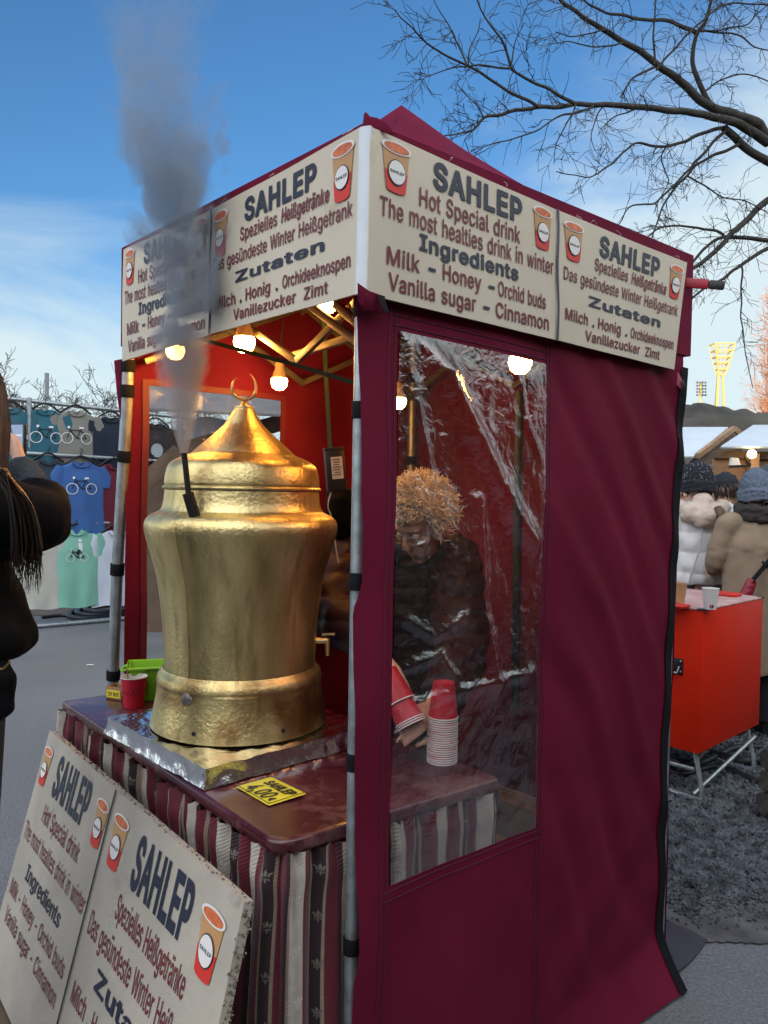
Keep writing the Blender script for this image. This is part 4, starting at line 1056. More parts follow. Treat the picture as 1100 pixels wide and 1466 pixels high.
def stripe_mat():
    mt = bpy.data.materials.new('striped_skirt'); mt.use_nodes = True; t = mt.node_tree; b = t.nodes['Principled BSDF']; b.inputs['Roughness'].default_value = .55; b.inputs['Sheen Weight'].default_value = .2
    uv = t.nodes.new('ShaderNodeUVMap'); sx_ = t.nodes.new('ShaderNodeSeparateXYZ'); t.links.new(uv.outputs[0], sx_.inputs[0])
    md = nd(t, 'ShaderNodeMath', operation='FRACT'); mu = nd(t, 'ShaderNodeMath', operation='MULTIPLY'); mu.inputs[1].default_value = 1 / .135
    t.links.new(sx_.outputs['X'], mu.inputs[0]); t.links.new(mu.outputs[0], md.inputs[0])
    r = t.nodes.new('ShaderNodeValToRGB'); r.color_ramp.interpolation = 'CONSTANT'
    wine, cream, dark, braid = (.135, .010, .024), (.50, .45, .38), (.024, .007, .011), (.33, .24, .18)
    st = [(0, cream), (.25, wine), (.45, braid), (.49, dark), (.64, braid), (.68, wine), (.90, dark), (.96, braid)]
    e = r.color_ramp.elements
    e[0].position = 0; e[0].color = (*cream, 1); e[1].position = st[1][0]; e[1].color = (*wine, 1)
    for p, c in st[2:]: q = e.new(p); q.color = (*c, 1)
    t.links.new(md.outputs[0], r.inputs[0])
    w = nd(t, 'ShaderNodeTexWave'); w.inputs['Scale'].default_value = 70; w.inputs['Distortion'].default_value = 0; w.bands_direction = 'DIAGONAL'; t.links.new(uv.outputs[0], w.inputs['Vector'])
    n = nd(t, 'ShaderNodeTexNoise'); n.inputs['Scale'].default_value = 40; n.inputs['Detail'].default_value = 6; t.links.new(uv.outputs[0], n.inputs['Vector'])
    m1 = nd(t, 'ShaderNodeMapRange'); m1.inputs['To Min'].default_value = .65; m1.inputs['To Max'].default_value = 1.15; t.links.new(n.outputs['Fac'], m1.inputs[0])
    x = nd(t, 'ShaderNodeMix', data_type='RGBA', blend_type='MULTIPLY'); x.inputs[0].default_value = 1; t.links.new(r.outputs[0], x.inputs[6]); t.links.new(m1.outputs[0], x.inputs[7]); t.links.new(x.outputs[2], b.inputs['Base Color'])
    bu = nd(t, 'ShaderNodeBump'); bu.inputs['Strength'].default_value = .25; bu.inputs['Distance'].default_value = .003; t.links.new(w.outputs[0], bu.inputs['Height']); t.links.new(bu.outputs[0], b.inputs['Normal'])
    return mt
M['stripe'] = stripe_mat()
b = MB(); b.grid(lambda u, v: skirt(u * SL, lerp(TZ - .03, .015, v)), 560, 60, uv=lambda u, v: (u * SL + .012 * nz(u * SL * 5, v), v * .85)); sk_ = b
def fleur(mb, s0, z0, h):
    def P(x, y): q = skirt(s0 + x * h, z0 + y * h); q2 = skirt(s0 + x * h + .002, z0 + y * h); q3 = skirt(s0 + x * h, z0 + y * h + .002); n = (q2 - q).cross(q3 - q).normalized(); n = n if n.dot(EYE - q) > 0 else -n; return q + n * .0012
    def leaf(pts): mb.add([P(x, y) for x, y in pts], [tuple(range(len(pts)))])
    leaf([(0, .5), (.09, .3), (.05, .06), (-.05, .06), (-.09, .3)])
    for sg in (1, -1):
        leaf([(sg * .07, .06), (sg * .14, .26), (sg * .28, .32), (sg * .34, .22), (sg * .25, .18), (sg * .20, .06)])
        leaf([(sg * .04, -.06), (sg * .16, -.10), (sg * .22, -.22), (sg * .14, -.24), (sg * .08, -.14)])
    leaf([(-.2, .04), (.2, .04), (.2, -.03), (-.2, -.03)]); leaf([(0, -.42), (.055, -.24), (.03, -.05), (-.03, -.05), (-.055, -.24)])
bl_, bd_ = MB(), MB(); k0 = int(SL / .135) + 1
for k in range(k0):
    for j in range(8):
        if (k + .8) * .135 > SL: continue
        z = .80 - j * .105
        fleur(bd_, k * .135 + .565 * .135, z, .030)
        fleur(bl_, k * .135 + .125 * .135, z - .05, .034)
for q_, mi_ in ((bd_, 1), (bl_, 2)):
    k = len(sk_.v); sk_.v += q_.v; sk_.f += [[i + k for i in f] for f in q_.f]; sk_.m += [mi_] * len(q_.f)
sk_.build('skirt', [M['stripe'], mat('pale_motif', (.17, .15, .135), .6), mat('silver_motif', (.60, .57, .52), .5)], table, fix=False)
for p in (TA, TB, TCc, TD):
    q = lerp(p, (TA + TD) / 2, .10); b = MB(); b.tube([V((q.x, q.y, 0)), V((q.x, q.y, TZ - .035))], .015, 10); b.build('leg', M['black_steel'], table)

# foil wrapped tray
FF = V((-.41, 1.806, 0)); FL = V((-.786, 2.2, 0)); e1 = (FL - FF); e2 = V((e1.y, -e1.x, 0)); e2 = e2 if e2.x > 0 else -e2; e2 *= .98
def crum(p):
    return V((nz(p.x * 30, p.y * 30, p.z * 30), nz(p.x * 30 + 9, p.y * 30, p.z * 30), nz(p.x * 26, p.y * 26, p.z * 30 + 5))) * .0035 + V((nz(p.x * 9, p.y * 9, 2), nz(p.x * 9, p.y * 9, 8), .6 * nz(p.x * 8, p.y * 8, 4))) * .004 + V((0, 0, .0022 * abs(nz(p.x * 60, p.y * 60, 3))))
b = MB(); zt, zb_ = .93, TZ + .003
def tp(u, v, z): p = FF + e1 * u + e2 * v; return V((p.x, p.y, z))
def cr2(p):
    q = p + crum(p); q.z = max(q.z, TZ + .0015); return q
b.grid(lambda u, v: cr2(tp(u, v, zt)), 60, 60)
for (f) in ((lambda u: (u, 0)), (lambda u: (0, u)), (lambda u: (u, 1)), (lambda u: (1, u))):
    b.grid(lambda u, v, f=f: cr2(tp(*f(u), lerp(zt, zb_, v)) + (tp(*f(u), 0) - tp(.5, .5, 0)) * (.03 * v * v)), 60, 8)
ft = tag(b.build('foil_tray', M['foil'], origin=V((FF.x - .0, FF.y + .3, TZ)), weld=True, angle=25), 'square tray wrapped in crumpled kitchen foil under the urn', 'tray')

# ------------------------------------------------------------------ urn
UC = V((-.405, 2.2, 0))
urn = thing('drink_urn', V((UC.x, UC.y, .936)), 'large hammered golden urn with crescent lid on the foil tray', 'urn')
def sm(prof, n=4):
    return [(p.x, p.z) for p in spline([V((r, 0, z)) for r, z in prof], n)]
dent = lambda p: p
def lathe_d(prof, mt, name, seg=120, cap=(False, False), amp=.0005):
    b = MB(); b.lathe(prof, UC, seg, cap=cap)
    for i, p in enumerate(b.v):
        d = V((p.x - UC.x, p.y - UC.y, 0)); r = d.length
        if r > .02:
            d /= r; b.v[i] = p + d * (amp * nz(d.x * 26, d.y * 26, p.z * 26) + amp * 2.2 * nz(d.x * 3, d.y * 3, p.z * 5))
    return b.build(name, mt, urn)
lathe_d(sm([(.249, .936), (.247, .95), (.240, .985), (.234, 1.02), (.231, 1.05)]) + sm([(.231, 1.052), (.233, 1.062), (.229, 1.078), (.221, 1.088), (.2155, 1.096)], 3), M['brass_stained'], 'base_band', cap=(False, False), amp=.0003)
lathe_d(sm([(.2135, 1.09), (.214, 1.12), (.2165, 1.19), (.223, 1.26), (.235, 1.345), (.252, 1.41), (.2655, 1.455), (.2715, 1.485), (.2685, 1.505), (.256, 1.52), (.238, 1.529), (.2275, 1.536), (.2205, 1.555), (.2175, 1.58), (.2165, 1.591)]), M['brass'], 'urn_body', amp=.0005)
lid = lathe_d([(.2165, 1.5935), (.2225, 1.5945), (.2235, 1.5985), (.2215, 1.602)] + sm([(.2170, 1.604), (.2180, 1.612), (.2150, 1.636), (.2055, 1.664), (.1780, 1.682), (.1510, 1.6925)]) + sm([(.1465, 1.695), (.132, 1.709), (.097, 1.740), (.0590, 1.775), (.0425, 1.799), (.0285, 1.822), (.0275, 1.829)]) + [(.026, 1.832), (.012, 1.833), (.0085, 1.838)], M['brass'], 'lid', cap=(False, True))
b = MB(); b.lathe([(.0085, 1.834), (.011, 1.839), (.006, 1.844), (.009, 1.848), (.004, 1.853)], UC, 16)
ax = V((math.cos(R(12)), math.sin(R(12)), 0)); cc = V((UC.x - .001, UC.y, 1.886))
arc = [R(128) + (R(360 + 62) - R(128)) * k / 28 for k in range(29)]
b.tube([cc + ax * .034 * math.cos(a) * (1 - .06 * math.sin(a)) + V((0, 0, .035 * math.sin(a) + (.010 if math.cos(a) > 0 else 0) * max(0, math.sin(a)))) for a in arc], [.0010 + .0040 * math.sin(math.pi * k / 28) ** .7 for k in range(29)], 10)
b.tube([V((UC.x, UC.y, 1.845)), V((UC.x - .010, UC.y, 1.860))], [.004, .0025], 8); b.tube([V((UC.x, UC.y, 1.845)), V((UC.x + .006, UC.y, 1.856))], [.004, .0025], 8)
b.build('crescent_finial', M['brass'], urn)
a, c, d = at(283, 752, 1.978), at(269, 706, 1.966), at(263.5, 648, 1.955)
b = MB(); b.tube([a, lerp(a, c, 1)], [.0155, .0145], 18); ch = b.build('chimney_sleeve', M['black_steel'], urn)
b = MB(); b.tube([lerp(c, a, .1), d], .0075, 14); b.build('chimney_pipe', M['black_plastic'], ch)
b = MB()
for ang in (-108, -52):
    q = UC + V((math.cos(R(ang)) * .2445, math.sin(R(ang)) * .2445, .962)); nrm = V((math.cos(R(ang)), math.sin(R(ang)), 0)); b.tube([q - nrm * .006, q + nrm * .0022], .0058, 12)
b.build('vent_hole', M['ink'], urn)
# vertical seam down the body
b = MB(); pr = sm([(.2135, 1.09), (.214, 1.12), (.2165, 1.19), (.223, 1.26), (.235, 1.345), (.252, 1.41), (.2655, 1.455), (.2715, 1.485), (.2685, 1.505)])
an = R(-118); b.tube([UC + V(((r + .0005) * math.cos(an + .015 * nz(z * 9, 1)), (r + .0005) * math.sin(an + .015 * nz(z * 9, 1)), z)) for r, z in pr], .0026, 6); b.build('seam', M['brass_stained'], urn)
b = MB()
for (px, py, s_) in ((274, 997, .016), (281, 991, .008)):
    an = R(-116 if s_ > .01 else -113); q = UC + V((math.cos(an) * .233, math.sin(an) * .233, 1.045)); b.ell(q, (s_, s_ * .5, s_ * 1.1), Matrix.Rotation(an - math.pi / 2, 3, 'Z'))
b.build('solder_patch', mat('lead_solder', (.22, .20, .19), .5, .8), urn)
# tap at the vendor's side
a = at(463, 917, 2.26); b = MB(); b.tube([V((UC.x + .20, UC.y + .05, a.z)), a + V((.012, 0, 0))], .009, 12); b.tube([a + V((.012, 0, .006)), a + V((.014, 0, -.045))], [.008, .006], 12); b.bar(a + V((-.004, 0, .018)), a + V((.034, 0, .02)), .006, .006); b.build('tap', M['brass'], urn)

# ------------------------------------------------------------------ smoke
x0, y0, z0 = d.x, d.y, d.z
ZT = 3.1
def sc(z): k = max(0, z - z0); return V((x0 - .062 * k + .018 * math.sin(k * 5) * min(1, k * 3), y0 + .02 * k, z))
def sr(z): k = max(0, z - z0); return .011 + .185 * k / (k + .62)
b = MB(); b.loft([sc(lerp(z0 - .002, ZT, k / 40)) for k in range(41)], [sr(lerp(z0 - .002, ZT, k / 40)) * 1.42 + .004 for k in range(41)], seg=20)
def smoke_mat():
    mt = bpy.data.materials.new('smoke'); mt.use_nodes = True; t = mt.node_tree
    for n in list(t.nodes):
        if n.type != 'OUTPUT_MATERIAL': t.nodes.remove(n)
    pv = nd(t, 'ShaderNodeVolumePrincipled'); t.links.new(pv.outputs[0], t.nodes[0].inputs['Volume'])
    pv.inputs['Color'].default_value = (.42, .47, .54, 1); pv.inputs['Anisotropy'].default_value = .2
    g_ = t.nodes.new('ShaderNodeTexCoord'); sp = t.nodes.new('ShaderNodeSeparateXYZ'); t.links.new(g_.outputs['Object'], sp.inputs[0])
    def ma(op, a, b_=None, c_=None, clamp=False):
        n = nd(t, 'ShaderNodeMath', operation=op); n.use_clamp = clamp
        for i, q in enumerate((a, b_, c_)):
            if q is None: continue
            if isinstance(q, (int, float)): n.inputs[i].default_value = q
            else: t.links.new(q, n.inputs[i])
        return n.outputs[0]
    k = ma('MAXIMUM', sp.outputs['Z'], 0.0)                              # object origin sits on the pipe mouth
    cx = ma('MULTIPLY_ADD', k, -.062, ma('MULTIPLY', ma('MULTIPLY', ma('SINE', ma('MULTIPLY', k, 5.0)), .018), ma('MINIMUM', ma('MULTIPLY', k, 3.0), 1.0)))
    dx = ma('SUBTRACT', sp.outputs['X'], cx); dy = ma('SUBTRACT', sp.outputs['Y'], ma('MULTIPLY', k, .02))
    rr = ma('SQRT', ma('ADD', ma('MULTIPLY', dx, dx), ma('MULTIPLY', dy, dy)))
    rad = ma('ADD', ma('DIVIDE', ma('MULTIPLY', k, .185), ma('ADD', k, .62)), .011)
    q = ma('DIVIDE', rr, rad)
    def noi(sc_, det, off, strz):
        mpn = t.nodes.new('ShaderNodeMapping'); mpn.inputs['Scale'].default_value = (1, 1, strz); mpn.inputs['Location'].default_value = off; t.links.new(g_.outputs['Object'], mpn.inputs[0])
        n = nd(t, 'ShaderNodeTexNoise'); n.inputs['Scale'].default_value = sc_; n.inputs['Detail'].default_value = det; n.inputs['Roughness'].default_value = .62; n.inputs['Distortion'].default_value = .8
        t.links.new(mpn.outputs[0], n.inputs['Vector']); return n.outputs['Fac']
    n1 = noi(6.8, 9, (0, 0, 3.3), .85)
    turb = ma('MINIMUM', ma('MULTIPLY', k, 3.2), 1.0)
    edge = ma('SUBTRACT', 1.12, ma('ADD', q, ma('MULTIPLY', ma('SUBTRACT', .52, n1), ma('MULTIPLY', turb, 6.2))))
    body = ma('MULTIPLY', edge, 1.7, None, True)
    mr1 = nd(t, 'ShaderNodeMapRange', interpolation_type='SMOOTHSTEP'); mr1.inputs['From Min'].default_value = .0; mr1.inputs['From Max'].default_value = .75; t.links.new(body, mr1.inputs[0])
    fade = nd(t, 'ShaderNodeMapRange', interpolation_type='SMOOTHSTEP'); fade.inputs['From Min'].default_value = 1.25; fade.inputs['From Max'].default_value = .30; fade.inputs['To Min'].default_value = .04; t.links.new(k, fade.inputs[0])
    base = ma('ADD', 13.0, ma('DIVIDE', 5.0, ma('ADD', k, .05)))
    den = ma('MULTIPLY', ma('MULTIPLY', mr1.outputs[0], fade.outputs[0]), base)
    t.links.new(den, pv.inputs['Density'])
    return mt
sm_o = b.build('smoke_plume', smoke_mat(), origin=V((x0, y0, z0)))
tag(sm_o, 'grey smoke plume rising from the urn chimney past the banner', 'smoke', kind='stuff')

# ------------------------------------------------------------------ things on the counter
def onT(px, py): return gz(px, py, TZ + .0012)
# lime tub
c = at(231, 985, 2.60); c.z = TZ + .001
rz = Matrix.Rotation(R(16), 3, 'Z')
t = thing('plastic_tub', c, 'lime green plastic tub standing left of the urn', 'tub')
def ring(cx, cy, z, hx, hy): return [c + rz @ V((cx + sx_ * hx, cy + sy_ * hy, z)) for sx_, sy_ in ((-1, -1), (1, -1), (1, 1), (-1, 1))]
b = MB(); o1, o2, i2, i1 = ring(.03, 0, 0, .115, .045), ring(.03, 0, .118, .135, .06), ring(.03, 0, .118, .130, .055), ring(.03, 0, .006, .110, .040)
fs = [(3, 2, 1, 0)]
for a in (0, 4, 8): fs += [(a + i, a + (i + 1) % 4, a + 4 + (i + 1) % 4, a + 4 + i) for i in range(4)]
fs.append((12, 13, 14, 15)); b.add(o1 + o2 + i2 + i1, fs); b.build('tub', M['lime'], t, bevel=.006, seg=3)
b = MB(); rp = ring(.03, 0, .114, .140, .065); b.tube(rp + [rp[0]], .0045, 8); b.build('rim', M['lime'], t)
b = MB(); b.tube(spline([c + rz @ V((-.107, -.03, .112)), c + rz @ V((-.125, -.02, .10)), c + rz @ V((-.128, .02, .10)), c + rz @ V((-.107, .03, .112))], 5), .004, 8); b.build('handle', M['lime'], t)
# red cup with a stirring stick
RB, RT, CH = .0285, .0395, .092
def cup_geo(mb, o, up=1, body=0, rim=1, RBm=RB, RTm=RT, H=CH, rt=Matrix.Identity(3)):
    pr = [(RBm, 0), (RTm, H), (RTm + .0008, H)]
    k = len(mb.v)
    m2 = MB(); m2.lathe([(RBm * .0 + .001, .004), (RBm * .97, .004), (RBm, 0), (RTm, H)], (0, 0, 0), 28, body, cap=(False, False))
    m2.lathe([(RTm - .0008, H - .0005), (RBm * .95, .007), (.001, .007)], (0, 0, 0), 28, rim, cap=(False, False))
    m2.lathe([(RTm, H - .0022), (RTm + .0016, H - .0012), (RTm + .0014, H + .0012), (RTm - .0008, H)], (0, 0, 0), 28, rim, cap=(False, False))
    if up < 0: fl = Matrix.Rotation(math.pi, 3, 'X')
    else: fl = Matrix.Identity(3)
    off = V((0, 0, H + .001)) if up < 0 else V((0, 0, 0))
    mb.add([o + rt @ (fl @ p + off) for p in m2.v], [], 0)
    for f, mi in zip(m2.f, m2.m): mb.f.append([i + k for i in f]); mb.m.append(mi)
    return mb
c = onT(187, 1015) + V((0, .03, 0))
t = thing('paper_cup', c, 'red paper cup with a wooden stirrer on the counter corner', 'paper cup')
b = MB(); cup_geo(b, c, RBm=.031, RTm=.041, H=.098); cb = b.build('cup', [M['red_paper'], M['white_paper']], t)
b = MB(); b.bar(c + V((-.012, .0, .03)), c + V((-.024, .0, .128)), .007, .0016); b.build('stirrer', M['wood_box'], t)
b = MB()
for k in range(11): 
    a = R(-128 + k * 8.0); z = .052 + .006 * math.sin(k * 2.1) ; rr = .031 + .010 * z / .098 + .0006
    b.box(c + V((rr * math.cos(a), rr * math.sin(a), z)), (.0035, .0012, .004 + .006 * (k % 3 == 0)), Matrix.Rotation(a + math.pi / 2, 3, 'Z') @ Matrix.Rotation(.5, 3, 'Y'))
b.build('scribble', mat('dark_red_print', (.17, .006, .012), .5), cb, smooth=False)
# tip boxes
def tip_box(c, ang, w, d_, h, lab, slide=0):
    rz = Matrix.Rotation(R(ang), 3, 'Z'); t = thing('tip_box', c, lab, 'tip box')
    b = MB(); b.box(c + V((0, 0, .003)), (w, d_, .005), rz)
    for sx_ in (-1, 1): b.box(c + rz @ V((sx_ * (w / 2 - .002), 0, h / 2)), (.004, d_ - .008, h), rz)
    for sy_ in (-1, 1): b.box(c + rz @ V((0, sy_ * (d_ / 2 - .002), h / 2)), (w, .004, h), rz)
    bx = b.build('box', M['wood_box'], t, bevel=.0006, seg=1)
    b = MB(); b.box(c + rz @ V((0, -d_ / 2 - .001, h * .45)), (w * .86, .0016, h * .6), rz); lb = b.build('label', M['yellow'], t)
    f = lambda u, v, l=0: c + rz @ V((w * .86 * (u - .5), -d_ / 2 - .0024 - .0003 * l, h * .45 + h * .6 * (.5 - v)))
    b = MB(); put_text(b, f, 'TIP BOX', .08, .92, .76, .5, 0, .03); b.build('lettering', M['ink'], lb, smooth=False, fix=False)
tip_box(onT(163, 1003) + V((.005, .035, 0)), -22, .066, .052, .042, 'small wooden tip box in front of the far tent pole')
tip_box(onT(193, 990) + V((.0, .045, 0)), -8, .066, .045, .078, 'taller wooden tip box between the red cup and green tub')
# price card
TLp, TRp, BRp, BLp = [gz(x, y, TZ + z) for x, y, z in ((389, 1112, .010), (439, 1136, .009), (385, 1153, .0045), (338, 1126, .0045))]
t = thing('price_card', (TLp + BRp) / 2, 'yellow price card reading 4,00 leaning flat before the foil tray', 'price card')
pn = Panel(TLp, TRp, BRp, BLp)
b = MB(); b.prism(rounded([pn(0, 0, 0, 0), pn(1, 0, 0, 0), pn(1, 1, 0, 0), pn(0, 1, 0, 0)], .005, 3), -pn.n * .002); b.build('card', M['yellow'], t, bevel=.0005, seg=1)
b = MB(); put_text(b, pn, 'SAHLEP', .16, .90, .40, .25, 0, .045, .1); put_text(b, pn, '4,00', .14, .74, .90, .40, 0, .02, .1); put_text(b, pn, '€', .80, .90, .88, .18, 0, .03)
b.build('lettering', M['ink'], t, smooth=False, fix=False)
b = MB(); fr = [pn(.02, .025, 1), pn(.98, .025, 1), pn(.98, .975, 1), pn(.02, .975, 1)]; b.tube(fr + [fr[0]], .0008, 4); b.build('border', M['ink'], t)
# upside down stack
c = gz(632, 1095, TZ + .001) + V((0.004, .03, 0)); NST = 21
b = MB(); cup_geo(b, V((0, 0, 0)), -1); me0 = b.build('paper_cup', [M['red_paper'], M['white_paper']])
for k in range(NST):
    o = me0 if k == 0 else me0.copy()
    if k: COL.objects.link(o)
    o.location = c + V((.0009 * math.sin(k * 2.3), .0008 * math.cos(k * 1.7), .00595 * k)); o.rotation_euler = (0, 0, k * .7)
    tag(o, 'nested red paper cup showing only its white rim in the upside down stack' if k < NST - 1 else 'topmost red paper cup of the upside down stack', 'paper cup', 'upside down stack of red cups')
# tilted cups in the vendor's hands
a, c = at(556, 966, 2.06), at(593, 1046, 2.00); dr = (c - a).normalized()
rt = dr.to_track_quat('Z', 'Y').to_matrix()
for k, (sh, lab) in enumerate(((-.012, 'red paper cup nearest the vendor wrist, tilted and nested over the others'), (.042, 'second tilted red paper cup held in the vendor hands'), (.048, 'third tilted red cup, rim second from the end of the held stack'), (.054, 'last tilted red cup at the lower end of the held stack'))):
    o = a + dr * sh; b = MB(); cup_geo(b, V((0, 0, 0)), rt=rt); tag(b.build('paper_cup', [M['red_paper'], M['white_paper']], origin=None), lab, 'paper cup', 'tilted cups in the vendor hands').location = o

# crates under the side window
c = V((.345, 2.335, 0)); rz = Matrix.Rotation(R(44), 3, 'Z')
def crate(name, z, h, w, d_, mt, lab, handles):
    t = thing(name, c + V((0, 0, z)), lab, 'crate')
    b = MB(); th = .012
    b.box(c + V((0, 0, z + .006)), (w - .03, d_ - .03, .01), rz)
    for sx_ in (-1, 1): b.prism([c + rz @ V((sx_ * (w / 2 - .02), sy_ * (d_ / 2 - .022), z)) for sy_ in (-1, 1)] + [c + rz @ V((sx_ * w / 2, sy_ * (d_ / 2 - .008), z + h)) for sy_ in (1, -1)], rz @ V((-sx_ * th, 0, 0)))
    for sy_ in (-1, 1): b.prism([c + rz @ V((sx_ * (w / 2 - .02), sy_ * (d_ / 2 - .02), z)) for sx_ in (-1, 1)] + [c + rz @ V((sx_ * w / 2, sy_ * d_ / 2, z + h)) for sx_ in (1, -1)], rz @ V((0, -sy_ * th, 0)))
    b.build('body', mt, t, bevel=.003)
    b = MB(); r_ = [c + rz @ V((x * (w / 2 + .006), y * (d_ / 2 + .006), z + h)) for x, y in ((-1, -1), (1, -1), (1, 1), (-1, 1))]; b.tube(r_ + [r_[0]], .010, 8); b.build('rim', mt, t)
    if handles:
        for sx_ in (-.12, .12):
            b = MB(); b.bar(c + rz @ V((sx_, -d_ / 2, z + h + .008)), c + rz @ V((sx_, d_ / 2, z + h + .008)), .03, .012); b.build('cross_bar', mt, t, bevel=.003)
crate('plastic_crate', 0, .30, .40, .36, M['dark_crate'], 'dark plastic crate on the ground under the amber crate', False)
crate('plastic_crate', .305, .30, .40, .36, M['crate'], 'amber brown crate with cross bars beside the counter end', True)

# ------------------------------------------------------------------ leaning sign board
zt = .815
BL0, BR0 = gz(71, 1046, zt), gz(350, 1291, zt)
e = (BR0 - BL0).normalized(); no_ = V((e.y, -e.x, 0)); no_ = no_ if no_.dot(V((-1, -1, 0))) > 0 else -no_
tilt = R(16.5); HB = .69; dn = (V((0, 0, -1)) * math.cos(tilt) + no_ * math.sin(tilt) + e * .085).normalized()
sb = thing('sign_board', (BL0 + BR0) / 2 + dn * HB, 'weathered sign board leaning against the striped table skirt', 'sign board')
mid = lerp(BL0, BR0, .472)
pL = Panel(BL0, mid, mid + dn * HB, BL0 + dn * HB); pR = Panel(mid, BR0, BR0 + dn * HB, mid + dn * HB)
full = Panel(BL0, BR0, BR0 + dn * HB, BL0 + dn * HB)
BEN = [('SAHLEP', .26, .75, .207, .157, 0, .03), ('Hot Special drink', .235, .78, .331, .07, 1, .006), ('The most healties drink in winter', .04, .97, .450, .068, 1, .004), ('Ingredients', .22, .76, .570, .06, 0, .015), ('Milk - Honey - Orchid buds', .06, .93, .678, .06, 1, .006), ('Vanilla sugar - Cinnamon', .09, .92, .78, .06, 1, .006)]
BDE = [('SAHLEP', .285, .735, .222, .16, 0, .034), ('Spezielles Heißgetränke', .235, .79, .347, .076, 1, .008), ('Das gesündeste Winter Heißgetrank', .05, .96, .472, .076, 1, .004), ('Zutaten', .21, .79, .58, .062, 0, .03), ('Milch . Honig . Orchideeknospen', .05, .95, .693, .065, 1, .008), ('Vanillezucker  Zimt', .16, .85, .80, .062, 1, .008)]
mb = MB()
for pn, ls, cups in ((pL, BEN, [(.02, .055, .16, .22), (.835, .06, .985, .23)]), (pR, BDE, [(.04, .055, .19, .237), (.79, .07, .945, .257)])):
    for (s, u0, u1, vb, h, mi, bd) in ls: put_text(mb, pn, s, u0, u1, vb, h, mi, bd)
    for (a, b_, c, d) in cups: cup_picture(mb, pn, a, b_, c, d, (d - b_) * pn.h / ((c - a) * pn.w))
s_ = slab('board', full, M['old_board'], sb, .022, 40, 24, art=mb)
b = MB(); b.bar(pR(0, 0, 3), pR(0, 1, 3), .006, .0012, up=pR.n); b.build('seam', M['ink'], s_, smooth=False)
c = (BL0 + BR0) / 2 + dn * (HB + .004); c.z = c.z / 2 - .003; b = MB(); b.box(c, (.09, 1.2, c.z * 2), Matrix((no_, e, V((0, 0, 1)))).transposed()); tag(b.build('wooden_beam', M['dark_wood'], origin=V((c.x, c.y, 0)), bevel=.004), 'dark wooden beam lying under the leaning sign board', 'beam')
# frayed chipboard edges
b = MB()
def fray(p, q, n, w):
    for k in range(n):
        c = lerp(p, q, (k + random.random()) / n) - full.n * random.uniform(.002, .024)
        stone(b, c + V((random.gauss(0, w), random.gauss(0, w), random.gauss(0, w))), random.uniform(.002, .0055))
fray(BR0, BR0 + dn * HB, 260, .0025); fray(BL0, BR0, 150, .0012); fray(BL0, BL0 + dn * HB, 90, .0015)
b.build('frayed_edge', M['board_edge'], s_, smooth=False, fix=False)

# ------------------------------------------------------------------ stall with grey awning seen through the left window
t = thing('market_stall', V((at(320, 700, 7.6).x, 7.6, 0)), 'market stall with a grey brown awning seen through the left window', 'market stall')
b = MB(); A_, B_, C_, D_ = at(206, 588, 7.0), at(470, 600, 7.0), at(470, 545, 8.6), at(204, 535, 8.6); b.prism([A_, B_, C_, D_], V((0, 0, .03))); b.build('awning', mat('grey_awning', (.16, .15, .145), .7, bump=.1, bscale=8), t, bevel=.004)
b = MB(); b.prism([at(262, 642, 7.9), at(330, 652, 7.9), at(334, 604, 7.9), at(300, 596, 7.9), at(268, 600, 7.9)], V((0, .03, 0))); b.build('side_sheet', M['sheet'], t)
b = MB(); b.bar(at(196, 700, 7.2), at(258, 646, 7.3), .10, .16); b.bar(at(258, 646, 7.3), at(420, 600, 7.6), .10, .16); b.build('brace', M['dark_wood'], t, bevel=.004)
b = MB()
for px in (462,):
    p = at(px, 700, 7.1); b.bar(V((p.x, 7.1, 0)), V((p.x, 7.1, 2.25)), .05, .05)
b.build('post', M['dark_wood'], t)
b = MB(); p, q = at(206, 700, 8.4), at(470, 700, 8.4); b.box(((p.x + q.x) / 2, 8.4, .9), (q.x - p.x, .05, 1.8)); b.build('back_wall', M['dark_wood'], t, smooth=False)
# unseen huts added behind the photographer to shade the foot of the tent wall
for k in range(-1, 5):
    o = V((1.9 + 1.75 * k, -1.75 + 1.7 * k, 0)); rz = Matrix.Rotation(R(44.2), 3, 'Z'); t = thing('market_hut', o, ('closed wooden hut across the lane right behind the photographer', 'second closed hut along the lane on the right', 'third closed hut along the lane on the right', 'fourth closed hut along the lane on the right', 'fifth closed hut along the lane on the right', 'closed wooden hut at the far end of the lane on the right')[k + 1], 'market hut')
    b = MB(); b.box(o + V((0, 0, 1.4)), (2.35, 1.6, 2.8), rz); b.build('wall', M['dark_wood'], t, bevel=.01)
    b = MB(); P = [rz @ V((x, y, z)) for x, y, z in ((-1.3, -1.0, 2.78), (-1.3, 1.0, 2.78), (-1.3, 0, 3.5))]; b.prism([o + p for p in P], rz @ V((2.6, 0, 0))); b.build('roof', M['dark_wood'], t)
    b = MB(); b.box(o + rz @ V((0, .81, 1.55)), (1.8, .04, .9), rz); b.build('shutter', M['wood'], t, bevel=.004)

